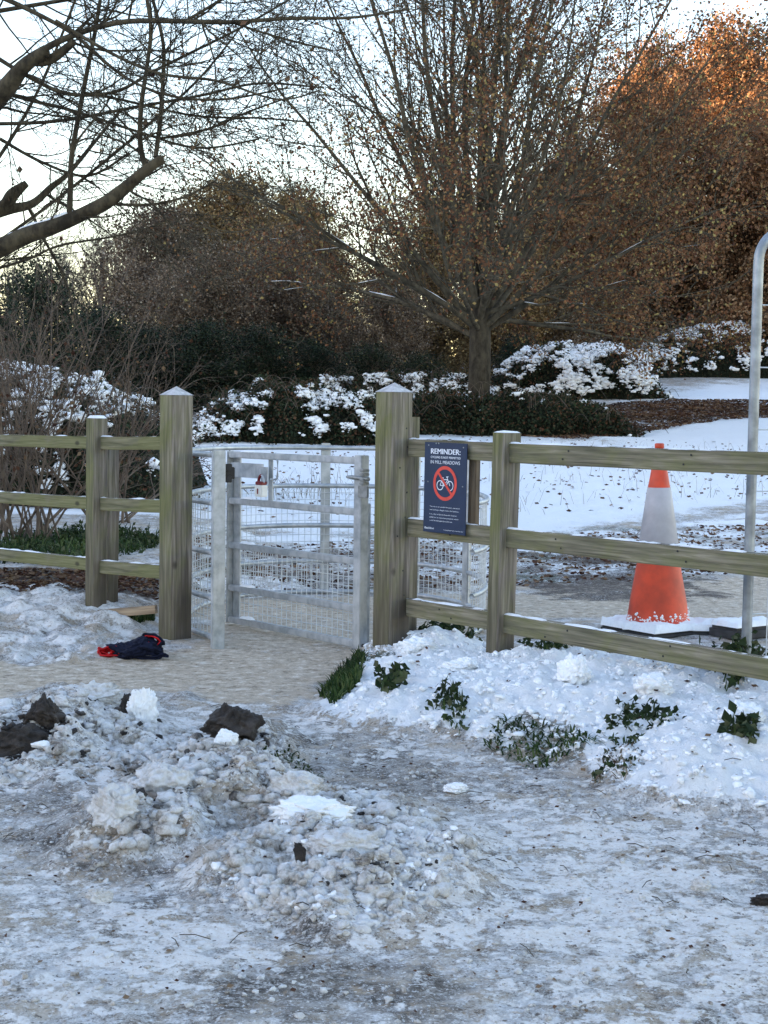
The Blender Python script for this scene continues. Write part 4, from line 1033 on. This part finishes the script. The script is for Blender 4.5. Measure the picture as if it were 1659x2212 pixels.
spec = [(490, 54, 375, 'rounded olive brown tree in the gap between the two bare trees', .5, 1.0), (950, 58, 420, 'brown tree hidden behind the trunk of the big bare oak', 2.5, 1.1), (1110, 52, 500, 'brown tree right behind the big oak, above the dark hedge', 4.0, 1.1),
        (640, 60, 410, 'olive brown tree just right of the rounded one', 1.4, .9)]
for k, (px, Y, ty, lb, rz, sxy) in enumerate(spec):
    put(olive if k == 0 else copy_tree(olive), px, Y, ty, 10, lb, GW, rz=rz, sxy=sxy)
dull = wood_tree('thicket_tree', 44, 7, 7.5, 30000, .12, 'leaf_dull', 'bark_back', .05, twig=True)
spec = [(340, 50, 430, 'dull twiggy thicket tree left of the rounded brown tree', .5, 1.0), (450, 45, 540, 'grey brown thicket tree in front of the rounded brown tree', 2.1, 1.1), (600, 48, 500, 'grey brown thicket tree beneath the left limbs of the big oak', 3.3, 1.1),
        (715, 50, 640, 'small thicket tree with light gaps left of the big oak trunk', 4.4, 1.0), (830, 46, 600, 'thicket tree close behind the big oak trunk on its left', 5.2, 1.0), (1180, 52, 560, 'thicket tree above the snowy brambles right of the oak trunk', 1.0, 1.2), (1300, 56, 540, 'thicket tree left of the short brown leafed tree', .1, 1.2)]
for k, (px, Y, ty, lb, rz, sxy) in enumerate(spec):
    put(dull if k == 0 else copy_tree(dull), px, Y, ty, 7, lb, GW, rz=rz, sxy=sxy)
bare = wood_tree('bare_tree', 55, 8, 6, 0, .1, None, 'bark_back', .1, bare=True)
spec = [(215, 56, 455, 'thin bare tree against the pale sky left of the thicket', .2, .9), (140, 60, 500, 'thin bare tree rising behind the dark holly', 1.7, .9), (290, 58, 470, 'bare tree between the thin ones and the brown thicket', 3.2, .8), (25, 50, 530, 'bare tree at the left edge behind the holly', 4.2, 1.0)]
for k, (px, Y, ty, lb, rz, sxy) in enumerate(spec):
    put(bare if k == 0 else copy_tree(bare), px, Y, ty, 8, lb, GW, rz=rz, sxy=sxy)
holly = wood_tree('holly_tree', 66, 5, 4, 16000, .11, 'leaf_holly', 'bark_back', .0, twig=False)
spec = [(85, 36, 558, 'dark green holly at the left edge', .4, .9, 'tree'), (215, 40, 660, 'low dark evergreen right of the holly', 2.2, 1.2, 'tree'), (330, 42, 700, 'dark evergreen bush left of the pointed gate post', 3.1, 1.4, 'tree'), (440, 41, 690, 'dark evergreen bush above the left gate post', 3.9, 1.4, 'tree'),
        (560, 42, 700, 'dark evergreen bush above the metal gate', 4.9, 1.4, 'tree'), (680, 43, 730, 'dark evergreen bush between gate and oak', .8, 1.4, 'tree'), (800, 42, 740, 'dark evergreen bush above the middle gate post', 1.8, 1.4, 'tree'),
        (910, 41, 760, 'dark evergreen bush left of the oak trunk', 2.8, 1.4, 'tree'), (1120, 48, 720, 'dark evergreen bush right of the oak trunk', 3.5, 1.4, 'tree'), (-40, 34, 640, 'dark evergreen mostly outside the left edge', 5.5, 1.2, 'tree'), (1250, 55, 690, 'dark evergreen bush behind the snowy brambles', .2, 1.4, 'tree'), (1400, 59, 670, 'dark evergreen bush behind the right snowy brambles', 5.8, 1.4, 'tree'), (1560, 60, 650, 'dark evergreen bush left of the security panel pole', 2.0, 1.4, 'tree')]
for k, (px, Y, ty, lb, rz, sxy, ct) in enumerate(spec):
    put(holly if k == 0 else copy_tree(holly), px, Y, ty, 5, lb, 'dark evergreens of the wood edge', 'evergreen', rz=rz, sxy=sxy)

# ------------------------------------------------------------------ brambles under snow
def bramble(label, pts, Y, base_py, nleaf, nsnow, seed, depth=2.2, green=True, snowsize=(.03, .115), stems=60, cover=.5, lsz=.075):
    """pts: outline tops (px, py) from left to right at distance Y"""
    r_ = np.random.default_rng(seed); P = [at(px, py, Y) for px, py in pts]; xs0 = np.array([p.x for p in P]); zt = np.array([p.z for p in P])
    root = empty('bramble_bush'); tag(root, label, 'bramble bush', 'snow laden bramble bushes')
    w = xs0[-1]-xs0[0]
    def surf(x, t):       # t 0 front foot .. 1 top back
        gz = base_h(x, np.full_like(x, Y-depth*.5)); top = np.interp(x, xs0, zt)
        e = sstep(0, .12, (x-xs0[0])/w)*sstep(0, .12, (xs0[-1]-x)/w)
        h = np.maximum(.15, (top-gz))*np.maximum(e, .12)
        hh = h*np.sin(t*math.pi/2)**.8; y = Y-depth*.5+depth*(1-np.cos(t*math.pi/2))*.9
        bulge = (fbm(x*1.0+seed, t*h*1.0, 1.3, 3, seed)-.5)
        return np.stack([x, y-bulge*.9*(1-.3*t), gz+hh+(fbm(x, y, 2.2, 3, seed+3)-.5)*.35*t], -1)
    # near-black shell whose colour stands for the shade inside the bush
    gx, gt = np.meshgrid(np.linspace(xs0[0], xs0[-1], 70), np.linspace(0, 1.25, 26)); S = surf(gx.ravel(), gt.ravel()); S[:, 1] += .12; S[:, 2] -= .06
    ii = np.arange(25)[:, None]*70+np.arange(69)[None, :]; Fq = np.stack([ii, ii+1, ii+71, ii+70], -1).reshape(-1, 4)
    link('shade_shell', raw_mesh('shade_shell', S, Fq), M['bush_core'], root)
    x = r_.uniform(xs0[0], xs0[-1], nleaf); t = r_.uniform(0, 1.2, nleaf); c = surf(x, t)+r_.normal(0, .07, (nleaf, 3))
    Vv, Fq = leaves(c, lsz, r_, .75); link('leaves', raw_mesh('leaves', Vv, Fq, False), M['leaf_bramble' if green else 'leaf_dead'], root)
    n = nsnow*3; x = r_.uniform(xs0[0], xs0[-1], n); t = r_.uniform(.05, 1.2, n)
    c = surf(x, t); nz = fbm(x, c[:, 2]*1.4, 1.5, 3, seed+9)*.45+fbm(x, c[:, 2]*1.5, 5.0, 3, seed+10)*.55
    k = nz > np.quantile(nz, 1-cover*.72)+.04*(0.5-t); c = c[k][:nsnow]; m = len(c)
    c = c+r_.normal(0, .03, (m, 3))+np.array([0, -.06, .03]); s = snowsize[0]+(snowsize[1]-snowsize[0])*1.6*r_.uniform(0, 1, m)**3.6
    link('snow', raw_mesh('snow', *chunks(c, s, r_, 1, .55)), M['snow_clean'], root)['kind'] = 'stuff'
    T = Tubes()
    for q in range(stems):
        x0 = r_.uniform(xs0[0], xs0[-1]); p = surf(np.array([x0]), np.array([r_.uniform(.2, 1)]))[0]; a = r_.uniform(-1, 1); L = r_.uniform(.4, 1.1)
        pp = [p+np.array([a*L*s_, -.15*s_-.05, L*.45*math.sin(s_*2.6)-.15*s_]) for s_ in np.linspace(0, 1, 7)]; T.add(pp, .006, 3, False)
    T.build('stems', M['bark_grey'], root); return root
M['bush_core'] = plain('painted_shade_core', (.014, .016, .010), .9, 0, .5, 9, .1)
bramble('snowy bramble bush seen between the two tall gate posts', [(405, 900), (430, 880), (480, 848), (520, 862), (560, 820), (600, 835), (650, 830), (700, 850), (760, 858), (830, 870), (870, 880)], 32.5, 945, 11000, 5200, 3, 2.2, cover=.50, snowsize=(.018, .075))
bramble('snow dusted bramble strip behind the middle gate post', [(640, 840), (700, 822), (760, 828), (840, 812), (920, 818), (1000, 812), (1060, 810)], 36.5, 860, 6000, 2200, 4, 1.6, cover=.55, snowsize=(.02, .075))
bramble('snow covered bramble bush right of the oak trunk', [(1040, 800), (1090, 790), (1140, 762), (1200, 745), (1260, 752), (1330, 742), (1390, 765), (1440, 800)], 45.5, 870, 9000, 10000, 5, 2.0, cover=.72, snowsize=(.022, .085))
bramble('high snowy bramble bush beside the security panel pole', [(1340, 770), (1400, 745), (1470, 722), (1530, 702), (1590, 700), (1650, 712), (1720, 720), (1800, 730)], 53.0, 810, 9000, 8000, 6, 1.6, cover=.62, snowsize=(.025, .095))
bramble('low dark bramble with no snow around the oak trunk', [(850, 872), (900, 858), (960, 852), (1030, 862), (1100, 850), (1180, 855), (1260, 872), (1330, 888), (1380, 905)], 35.0, 940, 10000, 40, 7, 1.6, cover=.2)
bramble('snowy bramble behind the left fence', [(-120, 800), (-20, 795), (50, 812), (110, 815), (180, 835), (240, 870), (300, 905), (350, 925), (420, 940)], 18.5, 1100, 9000, 3200, 8, 3.0, green=True, snowsize=(.012, .07), cover=.42, lsz=.05)

# ------------------------------------------------------------------ shrubs left
def shrub(label, px, py, Y, n, L, spread, seed, mt='bark_grey', leafn=0, up=.02, name='bare_shrub'):
    r_ = np.random.default_rng(seed); b = at(px, py, Y); z = float(base_h(b.x, b.y)); root = empty(name, (b.x, b.y, z)); tag(root, label, 'shrub', 'bare shrubs behind the left fence')
    T = Tubes(); tips = []
    cfg = [dict(seg=9, wander=.07, up=up, n=9, t0=.25, ang=R(32), len=.42, rr=.5, k=5, taper=.8), dict(seg=5, wander=.14, up=-.01, n=5, t0=.15, ang=R(36), len=.5, rr=.55, k=4, taper=.7, rmin=.0022), dict(seg=3, wander=.2, up=-.01, n=0, t0=.2, ang=R(36), len=.5, rr=.5, k=3, taper=.6, rmin=.0018)]
    for k in range(n):
        a = r_.uniform(0, 6.28); e = R(90-spread*r_.uniform(.15, 1)); d = np.array([math.cos(a)*math.cos(e), math.sin(a)*math.cos(e), math.sin(e)])
        grow(r_, np.array([r_.normal(0, .12), r_.normal(0, .12), -.02]), d, L*r_.uniform(.55, 1.1), r_.uniform(.008, .018), 0, cfg, T, tips)
    T.build('stems', M[mt], root)
    if leafn:
        tips = np.array(tips); c = tips[r_.integers(0, len(tips), leafn)]+r_.normal(0, .04, (leafn, 3)); Vv, Fq = leaves(c, .045, r_, .7); link('leaves', raw_mesh('leaves', Vv, Fq, False), M['leaf_dead'], root)
    return root
shrub('many stemmed bare shrub close behind the left fence', 60, 1165, 12.5, 24, 1.9, 48, 1, leafn=260)
shrub('bare arching shrub between the left fence post and the tall gate post', 250, 1120, 14.5, 12, 1.9, 60, 2, up=-.05, leafn=120)
shrub('tall thin bare shrub at the left edge of the photo', -20, 1150, 15, 14, 3.0, 34, 3, leafn=80)
shrub('tall sparse bare shrub in front of the holly', 110, 1100, 18, 12, 3.4, 38, 4, leafn=60)
shrub('low reddish shrub left of the tall gate post', 300, 1060, 19, 16, 1.7, 60, 5, up=-.04, leafn=160)

def grass_clump(label, pts, n, L, seed, mt='grass', name='grass_clump', cat_='grass', lean=.5, w=.004, kind=None, group=None, leafy=0, lsz=.03):
    r_ = np.random.default_rng(seed); Pp = poly(pts); q = scatter(Pp, n, r_); z = hzv(q[:, 0], q[:, 1])
    c = Pp.mean(0); cz = hz(*c)
    base = np.column_stack([q-c, z-cz-.005]); a = r_.uniform(0, 6.28, n); ln = L*r_.uniform(.4, 1.1, n); le = lean*r_.uniform(.2, 1.3, n)
    d = np.stack([np.cos(a)*le, np.sin(a)*le, np.ones(n)], 1); d /= np.linalg.norm(d, axis=1, keepdims=True)
    s = np.stack([-np.sin(a), np.cos(a), 0*a], 1)*w
    mid = base+d*ln[:, None]*.55; tip = base+d*ln[:, None]*.95+np.stack([np.cos(a), np.sin(a), -.8+0*a], 1)*(ln*le*.35)[:, None]
    Vv = np.stack([base-s, base+s, mid+s*.8, mid-s*.8, tip, ], 1).reshape(-1, 3); k = np.arange(n)*5
    Fc = np.concatenate([np.stack([k, k+1, k+2], 1), np.stack([k, k+2, k+3], 1), np.stack([k+3, k+2, k+4], 1)])
    me = raw_mesh(name, Vv, Fc, False)
    if leafy:
        root = empty(name, (c[0], c[1], cz)); link('stems', me, M[mt], root)
        i_ = r_.integers(0, n, leafy); f = r_.uniform(.2, 1, (leafy, 1)); p = base[i_]*(1-f)+tip[i_]*f+r_.normal(0, .012, (leafy, 3))
        Vv, Fq = leaves(p, lsz, r_, .62, (0, 0, -.35)); link('leaves', raw_mesh('leaves', Vv, Fq, False), M['leaf_nettle'], root)
    else:
        root = link(name, me, M[mt]); root.location = (c[0], c[1], cz)
    return tag(root, label, cat_, group, kind)
GG = 'green plants poking through the snow'
grass_clump('tuft of green grass at the left tip of the snow bank', [(690, 1520), (730, 1470), (775, 1430), (790, 1460), (775, 1520), (720, 1545)], 1300, .075, 1, group=GG)
grass_clump('green grass beside the edging board at the left gate post', [(265, 1338), (330, 1325), (335, 1345), (290, 1352)], 500, .055, 2, group=GG)
grass_clump('broad leaved weeds on the snow bank below the middle post', [(805, 1560), (830, 1520), (868, 1510), (860, 1550)], 24, .10, 3, leafy=150, lsz=.04, name='weed_clump', cat_='weeds', group=GG)
grass_clump('green weeds in the snow bank left of its centre', [(930, 1580), (970, 1550), (1005, 1580), (990, 1605)], 60, .07, 4, leafy=130, lsz=.03, name='weed_clump', cat_='weeds', group=GG)
grass_clump('dark leaves around the foot of the fence behind the bank', [(880, 1410), (960, 1395), (1040, 1410), (1000, 1425)], 40, .09, 5, leafy=220, lsz=.045, name='weed_clump', cat_='weeds', group=GG)
grass_clump('green weeds right of the flat topped fence post', [(1112, 1465), (1150, 1440), (1230, 1465), (1180, 1485)], 80, .08, 6, leafy=180, lsz=.035, name='weed_clump', cat_='weeds', group=GG)
grass_clump('nettle clump below the bottom rail near the security panel', [(1520, 1540), (1560, 1500), (1620, 1510), (1625, 1550), (1570, 1560)], 40, .19, 7, leafy=420, lsz=.045, name='nettle_clump', cat_='nettles', group=GG)
grass_clump('single nettle sprig just left of the nettle clump', [(1425, 1500), (1450, 1480), (1465, 1495)], 8, .10, 8, leafy=40, lsz=.05, name='nettle_clump', cat_='nettles', group=GG)
grass_clump('dark leafy weeds in the middle of the snow bank', [(1290, 1640), (1350, 1600), (1470, 1610), (1460, 1640), (1350, 1660)], 60, .04, 9, leafy=260, lsz=.032, name='weed_clump', cat_='weeds', group=GG)
grass_clump('brown green weeds at the hollow in the bank', [(1275, 1700), (1320, 1660), (1390, 1690), (1350, 1720)], 120, .035, 10, mt='straw', lean=1.4, leafy=70, lsz=.03, name='weed_clump', cat_='weeds', group=GG)
grass_clump('dark green leaves on the bank near the right edge', [(1560, 1690), (1600, 1655), (1650, 1690), (1610, 1710)], 20, .06, 11, leafy=90, lsz=.045, name='weed_clump', cat_='weeds', group=GG)
grass_clump('flattened grass between the snow bank and the slush', [(1080, 1600), (1170, 1610), (1300, 1650), (1150, 1660), (1040, 1620)], 420, .05, 12, lean=1.6, group=GG)
grass_clump('thin grass right of the pointed soil clod', [(560, 1670), (640, 1650), (700, 1680), (600, 1700)], 300, .03, 13, lean=1.5, group=GG)
grass_clump('green undergrowth behind the left fence', [(-60, 1215), (40, 1160), (200, 1150), (350, 1165), (340, 1185), (150, 1225)], 2600, .17, 14, w=.006, lean=1.3, leafy=1500, lsz=.05, group=GG, name='undergrowth', cat_='undergrowth')
o = grass_clump('thin dead grass stems standing in the snowy meadow', [(600, 1120), (1050, 1125), (1659, 1080), (1659, 975), (1100, 960), (640, 990)], 420, .34, 15, 'straw', 'dead_grass', 'dead grass', .7, .0028, 'stuff')
o = grass_clump('dead grass stems behind the gate in the snow', [(560, 1075), (760, 1075), (770, 1045), (600, 1040)], 110, .36, 16, 'straw', 'dead_grass', 'dead grass', .8, .004, 'stuff')

# ------------------------------------------------------------------ fallen leaves and twigs
def litter(label, pts, n, size, seed, name='fallen_leaves', mt='leaf_dead'):
    r_ = np.random.default_rng(seed); q = scatter(poly(pts), n, r_); z = hzv(q[:, 0], q[:, 1])+size*.18
    Vv, Fq = leaves(np.column_stack([q, z]), size, r_, .8); Vv[:, 2] = np.repeat(z, 4)+(Vv[:, 2]-np.repeat(z, 4))*.45
    return tag(link(name, raw_mesh(name, Vv, Fq, False), M[mt]), label, 'fallen leaves', None, 'stuff')
litter('brown leaf litter on the snowy slope at right', [(1080, 940), (1150, 905), (1330, 872), (1480, 864), (1700, 868), (1700, 905), (1560, 908), (1400, 935), (1250, 955)], 12000, .11, 1)
litter('scattered brown leaves on the snow of the meadow', [(400, 1110), (1050, 1120), (1659, 1080), (1659, 960), (1050, 945), (400, 945)], 900, .075, 2)
litter('brown leaves in the mud behind the gate', [(400, 1160), (1659, 1130), (1659, 1240), (1045, 1275), (400, 1280)], 2600, .055, 3)
litter('dead leaves under the left fence', [(-50, 1230), (340, 1240), (340, 1300), (-50, 1285)], 1500, .05, 4)
litter('dead leaves on the slush beside the snow bank', [(-50, 1560), (1000, 1600), (1659, 1720), (1700, 2200), (0, 2200)], 330, .016, 5)
litter('dead leaves on and under the snow bank', [(800, 1420), (1040, 1400), (1659, 1480), (1659, 1760), (1280, 1720), (900, 1590)], 130, .028, 6)
r_ = np.random.default_rng(5); T = Tubes()
for q in scatter(poly([(0, 1500), (1000, 1560), (1659, 1720), (1659, 2100), (0, 2100)]), 90, r_):
    a = r_.uniform(0, 6.28); L = r_.uniform(.02, .09); z = hz(*q)+.006
    T.add([(q[0]+math.cos(a)*L*s_, q[1]+math.sin(a)*L*s_, z+.006*math.sin(s_*3)) for s_ in (0, .5, 1)], .0012, 4, False)
tag(T.build('fallen_twigs', M['bark_near']), 'thin dark twigs strewn on the slush', 'twigs', None, 'stuff')

# ------------------------------------------------------------------ near tree whose limbs reach in from the left
nt_ = empty('overhanging_tree'); tag(nt_, 'bare tree reaching in from the upper left with a snow topped broken limb', 'tree')
r_ = np.random.default_rng(77); T = Tubes(); TW = Tubes(); SN_ = Tubes(); tips = []
def spline(pts, n):
    P = np.array(pts, float); t = np.linspace(0, len(P)-1, n); out = []
    for tt in t:
        i_ = min(int(tt), len(P)-2); f = tt-i_; p0 = P[max(0, i_-1)]; p1 = P[i_]; p2 = P[i_+1]; p3 = P[min(len(P)-1, i_+2)]
        out.append(.5*((2*p1)+(-p0+p2)*f+(2*p0-5*p1+4*p2-p3)*f*f+(-p0+3*p1-3*p2+p3)*f**3))
    return np.array(out)
tcfg = [dict(seg=7, wander=.13, up=.01, n=7, t0=.15, ang=R(42), len=.45, rr=.6, k=4, taper=.7, rmin=.0032), dict(seg=4, wander=.2, up=.0, n=5, t0=.15, ang=R(48), len=.42, rr=.6, k=3, taper=.6, rmin=.0026), dict(seg=3, wander=.25, up=0, n=0, t0=.2, ang=R(40), len=.4, rr=.6, k=3, taper=.5, rmin=.0022)]
def limb(pts, ntw=6, big=False, L=.9, k=8):
    """pts: (px, py, distance, radius in px)"""
    W_ = [(*at(a, b, Y), r*Y/F) for a, b, Y, r in pts]; S_ = spline(W_, len(pts)*4); rad = np.maximum(S_[:, 3]*.88, .002)
    if big: rad = rad*(1+.10*np.array([mnoise.noise(Vector(p[:3])*5) for p in S_]))
    (T if big else TW).add(S_[:, :3], rad, k)
    for q in range(ntw):
        i_ = int(r_.uniform(.08, .97)*(len(S_)-1)); i_ = min(i_, len(S_)-2); d = unit(S_[i_+1, :3]-S_[i_, :3]); a = R(r_.uniform(30, 75)); nd = d*math.cos(a)+perp(d, r_)*math.sin(a); nd[1] *= .6
        grow(r_, S_[i_, :3], unit(nd), L*r_.uniform(.5, 1.25), max(.003, rad[i_]*.45 if not big else .010), 0, tcfg, TW, tips)
    return S_
trx = at(-330, 700, 12.5)
T.add([(trx.x-.15, trx.y, -.3), (trx.x-.1, trx.y, 1.0), (trx.x, trx.y, 2.2), (trx.x-.05, trx.y, 3.6), (trx.x+.05, trx.y, 5.4), (trx.x-.1, trx.y, 7.5)], [.30, .24, .22, .19, .14, .07], 14)
S1 = limb([(-330, 640, 12.5, 38), (-120, 585, 12.4, 30), (0, 535, 12.2, 25), (60, 508, 12.2, 21), (120, 488, 12.1, 19), (180, 462, 12.1, 17), (230, 437, 12.0, 17), (275, 402, 12.0, 15), (315, 368, 11.9, 13), (352, 342, 11.9, 11)], 9, True, .9, 12)
k0 = 4*3; k1_ = 4*7
SN_.add(S1[k0-3:k0+9, :3]+np.array([0, 0, .058]), np.concatenate([[.01], np.full(10, .026)*r_.uniform(.6, 1.2, 10), [.008]]), 6)
limb([(-330, 330, 12.5, 34), (-100, 290, 12.2, 30), (0, 205, 12.0, 25), (50, 145, 11.9, 19), (100, 108, 11.8, 13)], 6, True, .9, 10)
limb([(70, 132, 11.9, 13), (110, 128, 11.9, 12), (160, 90, 11.8, 9)], 2, True, .5, 8)
limb([(90, 110, 11.8, 9), (130, 88, 11.8, 8), (200, 62, 11.8, 7), (280, 46, 11.7, 6.5), (400, 46, 11.6, 6), (500, 48, 11.6, 5.5), (620, 40, 11.5, 4.5), (760, 38, 11.4, 3.5), (880, 20, 11.3, 2.5)], 13, False, .9)
limb([(-330, 520, 13, 30), (-100, 470, 13.1, 26), (0, 452, 13.1, 19), (28, 420, 13.1, 15), (58, 396, 13.1, 9)], 2, True, .5, 9)
limb([(-40, 468, 13.1, 17), (20, 452, 13.1, 13), (70, 440, 13.2, 10), (110, 405, 13.3, 8), (150, 372, 13.3, 6), (210, 300, 13.4, 4), (260, 240, 13.5, 3)], 7)
limb([(150, 468, 12.1, 8), (152, 410, 12.1, 7), (155, 335, 12.0, 6.5), (172, 240, 12.0, 6), (190, 145, 12, 5.5), (207, 60, 12, 5), (222, -40, 12, 4)], 9)
limb([(314, 360, 11.9, 7), (303, 310, 11.9, 6.5), (305, 230, 11.8, 6), (318, 140, 11.8, 5), (326, 60, 11.8, 5), (312, -30, 11.8, 4)], 8)
limb([(336, 340, 11.9, 6), (345, 270, 12, 5.5), (352, 170, 12.1, 5), (352, 90, 12.1, 4.5), (325, -20, 12.2, 4)], 8)
thin = [[(-60, 90, 12, 6), (60, 165, 12, 5.5), (150, 203, 12, 5), (250, 198, 12, 4), (330, 155, 12, 4), (420, 110, 12, 3.5), (520, 60, 12, 3), (640, -10, 12, 2.5)],
        [(-60, 180, 12.4, 6), (60, 215, 12.4, 5), (160, 240, 12.5, 4), (300, 285, 12.6, 3.5), (430, 320, 12.7, 3), (560, 300, 12.8, 2.2)],
        [(-50, 268, 12.8, 5), (120, 262, 12.8, 4.5), (300, 230, 12.8, 4), (440, 205, 12.8, 3.5), (560, 180, 12.8, 3), (700, 190, 12.8, 2)],
        [(120, 45, 11.5, 5), (250, 120, 11.5, 4.5), (350, 160, 11.4, 4), (470, 175, 11.3, 3.5), (600, 215, 11.2, 2.5), (690, 195, 11.2, 2)],
        [(-30, -20, 11.8, 7), (60, 20, 11.8, 6), (160, 75, 11.8, 5), (260, 160, 11.7, 4), (360, 205, 11.6, 3.5), (480, 215, 11.6, 3), (620, 190, 11.5, 2)],
        [(-30, 380, 13.4, 5), (30, 290, 13.4, 4.5), (80, 200, 13.4, 4), (120, 110, 13.5, 3.5), (170, -20, 13.5, 3)],
        [(0, 520, 12.9, 5), (90, 455, 12.9, 4), (200, 370, 12.9, 4), (320, 270, 12.9, 3.5), (430, 170, 12.9, 3), (520, 60, 12.9, 2)],
        [(230, 440, 12, 4), (320, 442, 12, 3.5), (400, 425, 12, 3), (470, 388, 12, 2.2)], [(-40, 590, 12.6, 4), (60, 560, 12.6, 3.5), (130, 530, 12.6, 3), (250, 510, 12.6, 2.5), (360, 480, 12.6, 1.8)],
        [(340, 300, 12, 3.5), (400, 290, 12, 3.5), (460, 275, 12, 3), (540, 240, 12, 2.5), (640, 205, 12, 2)], [(-40, 30, 12.5, 6), (80, 10, 12.5, 5), (200, -10, 12.5, 5)],
        [(180, 200, 12, 4), (260, 215, 12, 3.5), (420, 250, 12, 3), (560, 255, 12, 2.5), (680, 265, 12, 2)], [(400, 46, 11.6, 4), (460, 10, 11.6, 3.5), (520, -30, 11.6, 3)], [(500, 48, 11.6, 3), (600, 80, 11.6, 2.8), (720, 110, 11.6, 2)],
        [(0, 300, 13, 5), (90, 350, 13, 4), (190, 380, 13, 3.5), (280, 330, 13, 3)]]
for p in thin: limb(p, 11, False, .95, 6)
tr = T.build('trunk', M['bark_near'], nt_); tw_ = TW.build('twigs', M['bark_near'], tr); SN_.build('snow', M['snow'], tr)
c = np.array(tips)[r_.integers(0, len(tips), 46)]; Vv, Fq = leaves(c+r_.normal(0, .02, c.shape), .06, r_, .8); link('last_leaves', raw_mesh('last_leaves', Vv, Fq, False), M['leaf_dead'], nt_)
